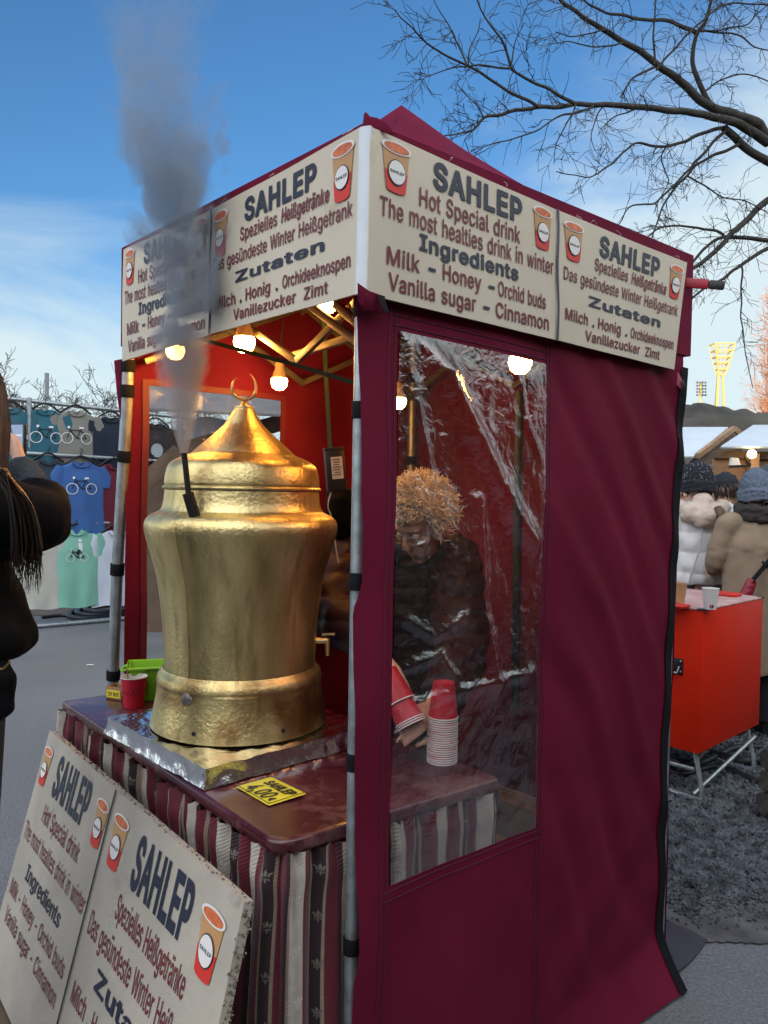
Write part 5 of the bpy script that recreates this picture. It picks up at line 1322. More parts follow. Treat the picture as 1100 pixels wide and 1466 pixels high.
# ------------------------------------------------------------------ shirt rack
RK0, RK1 = gz(25, 900, 0), gz(160, 888, 0)
rd = (RK1 - RK0).normalized(); rn = V((rd.y, -rd.x, 0)); rn = rn if rn.dot(-RK0) > 0 else -rn
def rk(px, py, off=0): return on_plane(px, py, RK0, RK1, 0) + rn * off
rack = thing('clothes_rack', V((rk(100, 700).x, rk(100, 700).y, 0)), 'long tubular metal rack hung with three rows of shirts', 'clothes rack')
xs = (-60, 262)
for (name, y0_, y1_, off) in (('rail', 571, 595, .0), ('rail', 648, 661, .06), ('rail', 747, 749, .10)):
    a = rk(25, y0_ + (25 + 60) * 0 ); 
    A_ = rk(-60, y0_ - (y1_ - y0_) * .35, off); B_ = rk(268, y1_ + (y1_ - y0_) * .35 * .4, off)
    b = MB(); b.tube([A_, B_], .024, 10); b.build(name, M['steel'], rack)
A_ = rk(-60, 905, .12); B_ = rk(262, 879.5, .12); A_.z = B_.z = .03
b = MB(); b.tube([A_, B_], .026, 10); b.build('foot_rail', M['steel'], rack)
for px in (40, 254):
    b = MB(); p = rk(px, 700, .03); zt_ = rk(px, 576 if px < 100 else 593).z; b.tube([V((p.x, p.y, 0)), V((p.x, p.y, zt_ + .05))], .026, 10); b.build('post', M['steel'], rack)
b = MB(); p = rk(214, 900, .1); b.tube([V((p.x, p.y, 0)), V((p.x, p.y, 1.0))], .022, 8); b.build('post', M['steel'], rack)

def shirt(px, py, off, w, h, col, lab, prt=None, pcols=None, sleeve=1.0, long=False):
    c = rk(px, py, off); N_ = rn; mt = mat('shirt_cloth', col, .85, var=.08, vscale=5, sheen=.1)
    t = thing('t_shirt', c - V((0, 0, h)), lab, 'shirt', 'shirts on the rack')
    ph = random.uniform(0, 6)
    def prof(v): return interp([(0, .38), (.03, .62), (.07, .94), (.10, 1.0), (.5, 1.0), (1, 1.06)], v)
    def fr(u, v, s):
        x = (u - .5) * 2; q = x * prof(v) * w / 2
        dep = .045 * math.sqrt(max(0, 1 - x * x)) * (.4 + .6 * min(1, v * 4))
        fold = .016 * v * math.sin(x * 6.5 + ph + 1.5 * nz(x * 2, v * 2, ph)) + .010 * nz(x * 2.5, v * 3, ph)
        neck = -.055 * max(0, 1 - (x / .42) ** 2) * (1 - v * 8 if v < .125 else 0) * (1 if s > 0 else .25)
        z = -v * h + neck + .012 * math.sin(x * 5 + ph) * (v > .98)
        return c + rd * q + N_ * (s * dep + fold) + V((0, 0, z - .012 * x * x * (v < .2)))
    b = MB(); b.grid(lambda u, v: fr(u, v, 1), 22, 26); b.grid(lambda u, v: fr(u, v, -1), 22, 26)
    b.build('body', mt, t, weld=True)
    for sg in (-1, 1):
        b = MB(); L_ = (.24 if not long else .52) * sleeve
        s0 = c + rd * sg * w * .42 + V((0, 0, -.06)); s1 = s0 + rd * sg * .045 + V((0, 0, -L_)); mid_ = lerp(s0, s1, .45) + rd * sg * .02
        b.loft([s0, mid_, s1], [.05, .085, .085], [.035, .038, .03], N_.cross(V((0, 0, 1))), 12); b.build('sleeve', mt, t)
    b = MB(); ar = [c + rd * .098 * math.cos(a) + N_ * (.046 + .012 * math.sin(a)) + V((0, 0, -.012 + .055 * math.sin(a))) for a in [math.pi + math.pi * k / 12 for k in range(13)]]
    b.tube(ar, .008, 6); b.build('collar', mat('collar_rib', tuple(k * .75 for k in col), .9), t)
    b = MB(); hk = [c + rd * -.17 + V((0, 0, -.03)), c + rd * -.06 + V((0, 0, .045)), c + V((0, 0, .062)), c + rd * .06 + V((0, 0, .045)), c + rd * .17 + V((0, 0, -.03))]
    b.tube(spline(hk, 4), .011, 6); b.tube(spline([c + V((0, 0, .062)), c + V((0, 0, .10)), c + rd * .02 + V((0, 0, .13)), c + rd * .0 - N_ * .02 + V((0, 0, .15))], 4), .005, 6); b.build('hanger', M['black_plastic'], t)
    if prt:
        b = MB(); yc = .36 * h if prt != 'low' else .5 * h
        def P(x, y): 
            v = min(.95, max(.05, (yc - y) / h)); u = .5 + x / (w * prof(v)); q = fr(u, v, 1); return q + N_ * .007
        def ringp(cx, cy, r0_, r1_, mi):
            n = 18; b.add([P(cx + r * math.cos(2 * math.pi * k / n), cy + r * math.sin(2 * math.pi * k / n)) for r in (r0_, r1_) for k in range(n)], [(k, (k + 1) % n, n + (k + 1) % n, n + k) for k in range(n)], mi)
        def ln(x0_, y0_, x1_, y1_, wd, mi):
            dx, dy = x1_ - x0_, y1_ - y0_; l = math.hypot(dx, dy); nx, ny = -dy / l * wd, dx / l * wd
            b.add([P(x0_ + nx, y0_ + ny), P(x1_ + nx, y1_ + ny), P(x1_ - nx, y1_ - ny), P(x0_ - nx, y0_ - ny)], [(0, 1, 2, 3)], mi)
        if prt in ('bike', 'low', 'rider'):
            k = .105 if prt != 'rider' else .075; R_ = k * .62
            ringp(-k, 0, R_ * .86, R_, 1); ringp(k, 0, R_ * .86, R_, 1)
            for (x0_, y0_, x1_, y1_) in ((-k, 0, -.62 * k, 1.05 * k), (-.65 * k, .85 * k, .45 * k, .85 * k), (.45 * k, 1.05 * k, .0, 0), (0, 0, -.65 * k, .8 * k), (0, 0, k, 0), (k, 0, .45 * k, .85 * k), (-.62 * k, 1.05 * k, -.85 * k, 1.1 * k)): ln(x0_, y0_, x1_, y1_, .0055, 0)
            ln(.25 * k, 1.12 * k, .72 * k, 1.15 * k, .011, 1); ln(-.95 * k, 1.15 * k, -.7 * k, 1.18 * k, .014, 1)
            if prt == 'rider':
                b.add([P(.4 * k + .3 * k * math.cos(a), 2.6 * k + .3 * k * math.sin(a)) for a in [6.283 * q / 10 for q in range(10)]], [tuple(range(10))], 1)
                b.add([P(.1 * k, 2.2 * k), P(.7 * k, 2.2 * k), P(.75 * k, 1.2 * k), P(.25 * k, 1.1 * k)], [(0, 1, 2, 3)], 1); ln(.3 * k, 1.2 * k, -.1 * k, .5 * k, .014, 0)
        elif prt == 'disc':
            b.add([P(.075 * math.cos(a), .085 * math.sin(a)) for a in [6.283 * q / 18 for q in range(18)]], [tuple(range(18))], 1)
        elif prt == 'blot':
            n = 26; b.add([P((.085 + .02 * math.sin(q * 2.4)) * math.cos(6.283 * q / n), (.075 + .025 * math.sin(q * 3.7)) * math.sin(6.283 * q / n)) for q in range(n)], [tuple(range(n))], 1)
        b.build('print', pcols, t, smooth=False, fix=False)
pk, pw_ = mat('print_black', (.012, .014, .016), .7), mat('print_white_ink', (.72, .74, .76), .7)
por, pst = mat('print_orange_ink', (.62, .30, .05), .7), mat('print_stone_ink', (.40, .46, .50), .7)
shirt(64, 586, .02, .52, .88, (.020, .115, .165), 'dark teal shirt with a bicycle print beside the rack post', 'bike', [pk, pw_])
shirt(108, 588, .02, .53, .88, (.22, .215, .19), 'grey shirt with a black bicycle print under the top rail', 'bike', [pk, pw_])
shirt(158, 597, .02, .53, .88, (.008, .016, .038), 'plain navy shirt partly behind the far tent pole')
shirt(14, 583, .02, .52, .88, (.030, .11, .15), 'teal shirt behind the raised phone at the left edge', 'bike', [pk, pw_])
shirt(222, 606, .02, .54, .92, (.018, .020, .026), 'charcoal shirt with a round pale print seen through the left window', 'disc', [pk, pst])
shirt(270, 612, .02, .54, .92, (.03, .022, .02), 'dark brown shirt behind the golden lid')
shirt(66, 657, .08, .52, .88, (.022, .034, .052), 'slate shirt almost hidden by the raised sleeve')
shirt(112, 661, .10, .52, .86, (.040, .125, .36), 'bright blue shirt with a black bicycle print', 'bike', [pk, pw_])
shirt(160, 664, .08, .50, .86, (.13, .008, .025), 'wine red shirt left of the far tent pole')
shirt(214, 668, .08, .52, .86, (.020, .022, .034), 'charcoal shirt with a white blot print seen through the left window', 'blot', [pk, pw_])
shirt(258, 672, .08, .52, .86, (.02, .03, .06), 'dark blue shirt behind the urn shoulder')
shirt(45, 757, .14, .54, .88, (.50, .49, .44), 'off white shirt under the hanging hair')
shirt(104, 757, .14, .54, .88, (.22, .50, .40), 'mint green shirt with a small cyclist print', 'rider', [pk, pw_])
shirt(160, 758, .14, .52, .88, (.58, .64, .74), 'pale white blue shirt in the lowest row')
shirt(205, 758, .12, .50, .80, (.035, .065, .15), 'denim blue shirt seen through the left window')
shirt(229, 788, .20, .50, .80, (.11, .125, .16), 'grey long sleeved shirt with an orange print', 'disc', [pk, por], 1.0, True)
# cables on the ground by the rack and the grey post beyond
b = MB()
for k in range(3):
    cc_ = gz(147, 879, 0) + V((.06 * k, .10 * k, .03 + .025 * k)); b.tube([cc_ + V((.36 * math.cos(a), .55 * math.sin(a), .0)) for a in [6.283 * q / 26 for q in range(27)]], .032, 8)
tag(b.build('cable_coil', M['hose'], origin=gz(147, 879, 0)), 'black cable coil lying behind the foot rail of the shirt rack', 'cable coil')
b = MB(); p0_ = gz(60, 884, 0.02); b.tube(spline([p0_, gz(90, 881, .02), gz(125, 884, .02), gz(160, 879, .02)], 5), .02, 6)
tag(b.build('cable', M['hose'], origin=p0_), 'thin black cable trailing along the ground under the shirts', 'cable')
o = at(66, 700, 24); o.z = 0; t = thing('post', o, 'tall grey post standing behind the teal shirt', 'post')
b = MB(); zt_ = at(66, 535, 24).z; b.tube([o, V((o.x, o.y, zt_))], .058, 12); b.build('shaft', mat('grey_post', (.13, .15, .18), .6), t)
b = MB(); b.tube([V((o.x, o.y, zt_ - 1.0)), V((o.x, o.y, zt_ + .02))], .066, 12); b.build('cap', mat('post_top', (.22, .235, .245), .6), t)
def scrap(px, py, s, lab):
    p = gz(px, py, .006); b = MB(); b.prism(rounded([p + V((x * s, y * s * .6, 0)) for x, y in ((-1, -.4), (.8, -.7), (1, .5), (-.7, .6))], s * .2, 2), V((0, 0, .003))); tag(b.build('paper_scrap', M['white_paper'], origin=p), lab, 'litter')
scrap(129, 952, .035, 'white paper scrap on the asphalt left of the tent'); scrap(1061, 1258, .02, 'white paper scrap on the gravel below the orange box')

# ------------------------------------------------------------------ orange box on trestle
BX = V((1.655, 3.95, 0)); ba, bb = V((.585, .55, 0)).normalized(), V((-.685, .728, 0)).normalized()
BW, BD, z0_, z1_ = .80, .62, .262, 1.01
box = thing('metal_box', BX + (ba * BW + bb * BD) / 2, 'orange red sheet metal box standing on grey trestle legs', 'metal box')
rt_ = Matrix((ba, bb, V((0, 0, 1)))).transposed(); bc = BX + (ba * BW + bb * BD) / 2
b = MB(); b.box(bc + V((0, 0, (z0_ + z1_) / 2)), (BW, BD, z1_ - z0_), rt_); bx = b.build('body', M['orange_red'], box, bevel=.004)
b = MB(); b.box(bc + V((0, 0, z1_ + .003)), (BW + .006, BD + .006, .008), rt_); b.build('top_sheet', M['dusty_top'], box, bevel=.002)
b = MB()
for sx_, sy_ in ((-1, -1), (1, -1), (-1, 1), (1, 1)): b.box(bc + rt_ @ V((sx_ * (BW / 2 - .012), sy_ * (BD / 2 - .012), 0)) + V((0, 0, z1_ + .0045)), (.036, .036, .008), rt_)
b.build('corner_guard', M['edge_black'], box, bevel=.002)
hb = BX + bb * .155 + V((0, 0, .70)) - ba * .003
b = MB(); b.box(hb, (.008, .12, .085), rt_); hd = b.build('handle_plate', M['black_plastic'], box, bevel=.003)
b = MB(); q0, q1 = hb - ba * .006 + bb * -.042 + V((0, 0, .0)), hb - ba * .006 + bb * .042; b.tube([q0, q0 - ba * .022 + V((0, 0, -.03)), q1 - ba * .022 + V((0, 0, -.03)), q1], .0055, 8); b.build('handle', M['steel'], hd)
b = MB()
for yy in (-.05, .05):
    for zz_ in (-.025, .03): b.ell(hb - ba * .005 + bb * yy + V((0, 0, zz_)), .006)
b.build('rivet', M['steel'], hd)
for (u0_, sgn) in ((.06, 1), (.74, 1)):
    P0_ = BX + ba * u0_; b = MB()
    top0, top1 = P0_ + bb * .05 + V((0, 0, z0_ + .01)), P0_ + bb * (BD - .05) + V((0, 0, z0_ + .01))
    f0, f1 = P0_ + bb * -.02 + ba * -.03 + V((0, 0, .016)), P0_ + bb * (BD + .06) + ba * .03 + V((0, 0, .016))
    b.tube(spline([top0, lerp(top0, f0, .85), f0 + bb * .03, f0 + bb * .12], 5) + [f1 - bb * .05, f1, top1], .013, 8); b.build('leg', M['steel'], box)
b = MB(); b.tube([BX + ba * .05 + bb * .04 + V((0, 0, .16)), BX + ba * .02 + bb * .62 + V((0, 0, .16))], .012, 8); b.tube([BX + ba * .06 + bb * .05 + V((0, 0, .02)), BX + ba * .74 + bb * .0 + V((0, 0, .20))], .012, 8); b.build('stretcher', M['steel'], box)
def simple_cup(px, py, mt, lab, rb, rt__, h):
    c = gz(px, py, z1_ + .0085); t = thing('paper_cup', c, lab, 'paper cup')
    b = MB(); b.lathe([(rb, 0), (rt__, h), (rt__ + .002, h + .001), (rt__ + .0015, h + .004), (rt__ - .001, h + .003), (rb * .96, .006), (.001, .006)], c, 26, cap=(True, False)); cb = b.build('cup', mt, t); return c, cb
c, cb = simple_cup(972, 862, M['kraft'], 'brown kraft paper cup at the tent edge on the orange box', .030, .042, .100)
c, cb = simple_cup(1017, 872, M['white_paper'], 'white paper cup with a small red and blue mark on the orange box', .030, .042, .105)
b = MB(); d_ = V((-c.x, -c.y, 0)).normalized(); sd_ = V((-d_.y, d_.x, 0))
for k, (col) in enumerate(('cup_red', 'navy')):
    m_ = MB(); m_.box(c + d_ * .0335 + sd_ * (.002 + .010 * k) + V((0, 0, .018)), (.002, .0085, .014), Matrix((d_, sd_, V((0, 0, 1)))).transposed()); m_.build('mark', M[col], cb)
def lid(px, py, w, d_, lab):
    c = gz(px, py, z1_ + .009); b = MB(); P = rounded([c + rt_ @ V((x * w, y * d_, 0)) for x, y in ((-1, -1), (1, -1), (1, 1), (-1, 1))], .02, 3)
    b.prism(P, V((0, 0, .010))); t = tag(b.build('plastic_tray', M['cup_red'], origin=c, bevel=.003), lab, 'tray')
    b = MB(); P = [p + V((0, 0, .011)) for p in P]; b.tube(P + [P[0]], .004, 6); b.build('rim', M['cup_red'], t)
lid(1040, 852, .055, .075, 'small red plastic tray behind the white cup'); lid(968, 869, .05, .06, 'small red plastic tray at the tent edge of the orange box')
# hoses under the box, log stack at the right edge, grey tarp by the tent
for (pts, r, lab) in (([(940, 1078), (985, 1094), (1012, 1078), (1060, 1090), (1090, 1088)], .028, 'thick black hose lying under the orange box'), ([(945, 1098), (980, 1108), (1030, 1098), (1085, 1118), (1130, 1120)], .02, 'thinner black hose nearest the gravel front'), ([(935, 1088), (970, 1083), (1000, 1094), (1050, 1072), (1090, 1070)], .022, 'black hose furthest back under the box')):
    P = [gz(x, y, r) for x, y in pts]; b = MB(); b.tube(spline(P, 6), r, 10); tag(b.build('hose', M['hose'], origin=P[0]), lab, 'hose')
for k, (px, py, r, rot, lab) in enumerate(((1100, 1087, .052, 0, 'top split log'), (1098, 1117, .05, 10, 'second split log from the top'), (1097, 1149, .056, -6, 'third split log from the top'), (1101, 1180, .06, 6, 'lowest split log on the gravel'))):
    c = at(px + 8, py, 3.74); d_ = V((.93, .30, 0)); s0 = V((c.x, c.y, c.z)) - d_ * .05
    b = MB(); n = 9; P = [s0 + d_ * .36 * i / n for i in range(n + 1)]; b.loft(P, [r * (1 + .06 * nz(i * .7, k)) for i in range(n + 1)], [r * .82] * (n + 1), V((0, 0, 1)), 18)
    for i, p in enumerate(b.v): b.v[i] = p + V((nz(p.x * 20, p.y * 20, p.z * 20), nz(p.x * 20, p.z * 20, 3), nz(p.z * 22, p.y * 20, 7))) * .008
    tag(b.build('log', M['log'], origin=s0), lab + ' in the stack at the right edge', 'log', 'stacked logs at the right edge')
P = [gz(x, y, .008) for x, y in ((900, 1330), (950, 1318), (985, 1332), (1013, 1347), (1003, 1362), (985, 1382), (972, 1392), (940, 1402), (900, 1400))]
b = MB(); b.prism(P, V((0, 0, .006))); tag(b.build('ground_tarp', M['tarp'], origin=P[4]), 'dark grey tarp corner on the ground beside the tent', 'tarp')

# ================================================================== PEOPLE
def frame(f, u=V((0, 0, 1))):
    f = V(f).normalized(); r = f.cross(u).normalized(); u = r.cross(f).normalized()
    return f, r, u, Matrix((r, f, u)).transposed()
def head(mb, c, f, u=V((0, 0, 1)), k=1.0):
    f, r, u, m_ = frame(f, u)
    A = lambda x, y, z: c + (r * x + f * y + u * z) * k
    mb.ell(A(0, -.012, .022), (.076 * k, .096 * k, .106 * k), m_, 20)
    mb.ell(A(0, .030, -.050), (.056 * k, .062 * k, .070 * k), m_, 16)
    mb.ell(A(0, .062, -.098), (.028 * k, .026 * k, .022 * k), m_, 12)
    mb.loft([A(0, .080, .025), A(0, .100, -.008), A(0, .108, -.028)], [.009 * k, .012 * k, .015 * k], [.010 * k, .014 * k, .012 * k], r, 10)
    mb.ell(A(0, .070, .036), (.058 * k, .022 * k, .013 * k), m_, 12)
    for s in (-1, 1):
        mb.ell(A(s * .040, .058, -.020), (.024 * k, .022 * k, .020 * k), m_, 10)
        mb.ell(A(s * .078, -.008, -.010), (.010 * k, .020 * k, .032 * k), m_, 10)
    mb.ell(A(0, .083, -.060), (.025 * k, .012 * k, .007 * k), m_, 10); mb.ell(A(0, .081, -.073), (.021 * k, .012 * k, .008 * k), m_, 10)
    return A, m_
def eyes(A, m_, parent, k=1.0):
    b = MB()
    for s in (-1, 1): b.ell(A(s * .031, .0765, .010), .0105 * k)
    b.build('eye', M['white_paper'], parent)
    b = MB()
    for s in (-1, 1): b.ell(A(s * .031, .0855, .008), (.0058 * k, .003 * k, .0058 * k), m_)
    b.build('iris', M['ink'], parent)
def hand(mb, w, d, pn, side, curl=.5, k=1.0, spread=.10):
    """wrist, pointing direction, palm normal, thumb side (+1/-1 along d x pn), finger curl in radians per joint"""
    d = V(d).normalized(); pn = V(pn); pn = (pn - d * pn.dot(d)).normalized(); s = d.cross(pn).normalized() * side
    mb.loft([w - d * .02 * k, w + d * .02 * k, w + d * .06 * k, w + d * .092 * k], [.024 * k, .032 * k, .040 * k, .036 * k], [.018 * k, .016 * k, .015 * k, .011 * k], s, 12)
    for i, (off, L_) in enumerate(((.030, .074), (.010, .084), (-.011, .078), (-.030, .060))):
        p = w + (d * (.088 - .004 * abs(i - 1)) + s * off) * k; q = (d + s * off * spread * 30 * .1).normalized(); pts = [p]; a = curl * (.8 + .12 * i)
        for j, fr in enumerate((.46, .31, .23)):
            ax_ = q.cross(pn).normalized(); q = Matrix.Rotation(a, 3, ax_) @ q; p = p + q * L_ * fr * k; pts.append(p)
        mb.loft([w + (d * .07 + s * off * .9) * k] + pts, [.0085 * k, .0090 * k, .0082 * k, .0074 * k, .0058 * k], None, s, 9)
    t0 = w + (d * .022 + s * .026) * k; t1 = t0 + (d * .030 + s * .026 + pn * .012) * k; t2 = t1 + (d * .030 + s * .004 + pn * .018) * k; t3 = t2 + (d * .022 - s * .008 + pn * .012) * k
    mb.loft([w + (d * .012 + s * .012) * k, t0, t1, t2, t3], [.013 * k, .0135 * k, .0108 * k, .0092 * k, .0065 * k], None, d, 9)
def quilt(scale, amp, axis=2):
    def fn(p, n): return amp * (abs(math.sin(p.z * scale + .8 * nz(p.x * 5, p.y * 5, p.z * 3))) ** .5 - .6) + amp * .7 * nz(p.x * 16, p.y * 16, p.z * 10)
    return fn

# ---- vendor behind the counter, bowed over the cups
def vendor():
    sh_r, el_r, w_r = at(520, 762, 2.68), at(481, 872, 2.44), at(547, 945, 2.14)
    sh_l, el_l, w_l = at(648, 800, 2.66), at(662, 935, 2.44), at(622, 1014, 2.10)
    chest, neckb, hc = at(584, 850, 2.76), at(592, 790, 2.66), at(603, 748, 2.53)
    pel = V((chest.x + .03, chest.y + .14, .93))
    root = thing('person', V((pel.x, pel.y, 0)), 'vendor with pale curly hair bowed over the cups behind the clear window', 'person')
    f = V((-.52, -.60, -.62)).normalized(); u = V((-.30, -.50, .8))
    b = MB(); A, m_ = head(b, hc, f, u, 1.02)
    rt3 = (sh_l - sh_r).normalized()
    b.loft([neckb, lerp(neckb, hc, .7)], [.058, .055], seg=14)
    b.loft([pel - V((0, 0, .06)), pel + V((0, 0, .1)), lerp(pel, chest, .6), chest, lerp(chest, neckb, .6), neckb], [.15, .15, .155, .175, .15, .06], [.10, .10, .105, .11, .085, .055], rt3, 18)
    for (s_, e_, w_, sd) in ((sh_r, el_r, w_r, 1), (sh_l, el_l, w_l, -1)):
        b.tube(spline([lerp(chest, s_, .7), s_, lerp(s_, e_, .5), e_, lerp(e_, w_, .5), w_], 3), [.055] * 4 + [.052] * 3 + [.046] * 3 + [.040] * 3 + [.030] * 3, 12)
    for sg in (-1, 1):
        hp = pel + rt3 * .09 * sg; b.tube([hp, V((hp.x, hp.y, .5)), V((hp.x, hp.y, .08))], [.085, .06, .042], 12); b.ell(V((hp.x - .03, hp.y - .05, .045)), (.045, .11, .045), None, 12)
    d1 = (at(566, 985, 2.06) - w_r).normalized(); hand(b, w_r, d1, (at(575, 1000, 2.14) - w_r), -1, .55)
    d2 = (at(598, 1030, 2.04) - w_l).normalized(); hand(b, w_l, d2, V((-.5, .3, -.6)), 1, .6)
    body = fuse(b, .0055, 3, .5).build('body', M['skin'], root)
    eyes(A, m_, body, 1.02)
    j = MB()
    j.loft([pel + V((0, 0, -.14)), pel + V((0, 0, -.05)), pel + V((0, 0, .08)), lerp(pel, chest, .6), chest, lerp(chest, neckb, .55), lerp(chest, neckb, .92)], [.20, .205, .195, .205, .225, .185, .09], [.15, .155, .15, .15, .155, .13, .085], rt3, 20)
    for (s_, e_, w_) in ((sh_r, el_r, w_r), (sh_l, el_l, w_l)):
        cu_ = lerp(e_, w_, .84)
        j.tube(spline([lerp(chest, s_, .55), s_, lerp(s_, e_, .5), e_, lerp(e_, cu_, .5), cu_], 3), [.098] * 3 + [.095] * 3 + [.09] * 3 + [.082] * 3 + [.07, .062, .055, .050], 14)
    fuse(j, .011, 3, .5, fold=quilt(52, .013)).build('puffer_jacket', M['puffer'], root)
    sc_ = MB()
    for k in range(2): sc_.tube([lerp(neckb, hc, .1 + .14 * k) + rt3 * .085 * math.cos(a) + f.cross(rt3).normalized() * .02 * math.sin(a * 2) + V((f.x, f.y, 0)).normalized() * .085 * math.sin(a) for a in [6.283 * q / 20 for q in range(21)]], .034, 10)
    fuse(sc_, .009, 3, .5, .01, 30).build('scarf', mat('grey_scarf', (.07, .085, .10), .9, bump=.3, bscale=90), root)
    h = MB(); rnd = random.Random(3)
    for i in range(3000):
        th = rnd.uniform(0, 6.283); z = rnd.uniform(-.35, 1); q = V((math.sqrt(max(0, 1 - z * z)) * math.cos(th), math.sqrt(max(0, 1 - z * z)) * math.sin(th), z))
        if q.y > .45 and z < .45: continue
        base = V((q.x * .080, q.y * .100 - .012, q.z * .106 + .022)); n = V((q.x, q.y, q.z))
        P = []; t1 = n.orthogonal().normalized(); t2 = n.cross(t1); ph = rnd.uniform(0, 6.3); rr_ = rnd.uniform(.4, 1.3); R_ = rnd.uniform(.004, .012)
        for k in range(9):
            a = ph + k * .85; pp = base + n * (.0052 * k * rr_ + .006 * nz(i * .3, k)) + (t1 * math.cos(a) + t2 * math.sin(a)) * R_; P.append(A(pp.x, pp.y, pp.z))
        h.tube(P, [.0015] * 8 + [.0007], 3)
    h.build('curly_hair', M['hair_pale'], root, fix=False)
    b = MB()
    for sg in (-1, 1):
        hp = pel + rt3 * .09 * sg; b.tube([hp + V((0, 0, .05)), V((hp.x, hp.y, .5)), V((hp.x, hp.y, .10))], [.11, .085, .07], 14)
    fuse(b, .016, 2).build('trousers', M['navy_coat'], root)
    # spectacles low on the nose
    b = MB()
    for s in (-1, 1): b.tube([A(s * .031 + .021 * math.cos(a), .098, .006 + .017 * math.sin(a)) for a in [6.283 * q / 14 for q in range(15)]], .0016, 5)
    b.tube([A(-.010, .099, .008), A(.010, .099, .008)], .0015, 5)
    for s in (-1, 1): b.tube([A(s * .052, .098, .008), A(s * .080, .0, .010)], .0015, 5)
    b.build('spectacles', M['steel'], root)
vendor()

# ---- woman at the left edge holding up a phone
def photographer():
    Y = 1.62
    hc = at(-56, 588, Y + .05); nk = at(-84, 690, Y); base = V((at(-100, 900, Y).x, Y + .05, 0))
    root = thing('person', base, 'long haired woman in black coat raising a phone at the left edge', 'person')
    f = V((.42, .90, -.05)); A = None
    sh, el, wr = at(-14, 738, Y), at(56, 742, Y + .10), at(30, 668, Y + .22)
    sh2 = at(-190, 745, Y + .12)
    b = MB(); A, m_ = head(b, hc, f, V((0, 0, 1)), 1.0)
    b.loft([nk + V((0, 0, -.05)), lerp(nk, hc, .8)], [.06, .055], seg=14)
    path = [at(-100 - max(0, y - 900) * .10, y, Y + .03) for y in (1330, 1200, 1050, 960, 860, 780, 720, 700)]
    b.loft(path, [.09, .10, .11, .11, .11, .13, .13, .06], [.07, .08, .09, .09, .09, .10, .09, .06], V((1, .4, 0)), 18)
    b.tube(spline([lerp(nk, sh, .8), sh, el, wr], 5), [.055] * 6 + [.050] * 5 + [.038] * 4 + [.028], 12)
    b.tube(spline([lerp(nk, sh2, .8), sh2, at(-150, 870, Y + .25), at(-30, 760, Y + .36)], 5), [.055] * 6 + [.048] * 5 + [.034] * 5, 12)
    hand(b, wr, at(20, 628, Y + .30) - wr, V((-.9, -.1, .1)), -1, .55)
    for sg in (-1, 1):
        hp = at(-135, 1200, Y + .03) + V((.07 * sg, .03 * sg, 0)); b.tube([hp, V((hp.x, hp.y, .45)), V((hp.x, hp.y, .06))], [.085, .06, .045], 12); b.ell(V((hp.x + .02, hp.y + .06, .045)), (.045, .11, .045), None, 12)
    body = fuse(b, .006, 3, .5).build('body', M['skin'], root); eyes(A, m_, body)
    j = MB()
    rows = [(700, 56), (730, 84), (780, 104), (850, 120), (880, 134), (905, 144), (925, 143), (938, 128), (944, 108)]
    P = [at(-97, y, Y + .03) for y, _ in rows]
    j.loft(P, [w * Y / FPX for _, w in rows], [w * Y / FPX * .72 for _, w in rows], V((1, .25, 0)), 24)
    cu_ = lerp(el, wr, .50)
    j.tube(spline([at(-60, 730, Y), sh, lerp(sh, el, .6), el + V((0, 0, -.004)), lerp(el, cu_, .6), cu_], 4), [.085] * 4 + [.080] * 5 + [.075] * 4 + [.070] * 4 + [.055, .053, .05, .046], 16)
    j.tube([at(5, 735, Y + .02), at(45, 752, Y + .06), at(70, 760, Y + .09)], [.05, .05, .036], 12)
    j.tube(spline([at(-110, 730, Y), sh2, at(-150, 870, Y + .25), at(-50, 775, Y + .34)], 4), [.085] * 4 + [.075] * 5 + [.055] * 4, 14)
    j.ell(at(-55, 700, Y - .01), (.10, .09, .06), None, 14)
    fuse(j, .010, 4, .5, .012, 9, lambda p, n: .006 * nz(p.x * 22, p.y * 22, p.z * 14)).build('coat', M['black_coat'], root)
    k = MB(); k.tube([lerp(el, wr, .42), lerp(el, wr, .78), lerp(el, wr, 1.0)], [.050, .042, .034], 14); fuse(k, .007, 2, .5, .004, 60).build('knit_cuff', M['knit_grey'], root)
    tr = MB()
    for sg in (-1, 1):
        hp = at(-135, 940, Y + .04) + V((.075 * sg, .03 * sg, 0)); tr.tube([hp, V((hp.x, hp.y, .5)), V((hp.x, hp.y, .08))], [.125, .09, .07], 14)
    tr.loft([at(-100 - max(0, y - 900) * .10, y, Y + .03) for y in (925, 960, 1050, 1200, 1330, 1370)], [.125, .145, .150, .145, .135, .11], [.105, .12, .125, .12, .11, .09], V((1, .4, 0)), 18)
    fuse(tr, .014, 3).build('trousers', M['navy_coat'], root)
    # long straight hair: head cap plus strands falling past the sleeve
    h = MB(); rnd = random.Random(5)
    for i in range(420):
        a = rnd.uniform(-2.6, 2.6); z = rnd.uniform(-.15, 1); rr = math.sqrt(max(0, 1 - z * z))
        q = V((rr * math.sin(a) * .084, -rr * math.cos(a) * .104 - .012, z * .114 + .026)); p0 = A(q.x, q.y, q.z); tp_ = A(0, -.02, .142)
        fall = V((q.x, q.y, 0)); d_ = (A(q.x * 1.1, q.y * 1.05, -.12 - rnd.uniform(0, .05)))
        ed = d_ + V((rnd.gauss(0, .014), rnd.gauss(0, .014), -rnd.uniform(.12, .36)))
        h.tube(spline([tp_, p0, d_, ed], 3), [.004] * 8 + [.0025, .0012], 4)
    h.build('hair', M['hair_brown'], root, fix=False)
    h = MB()
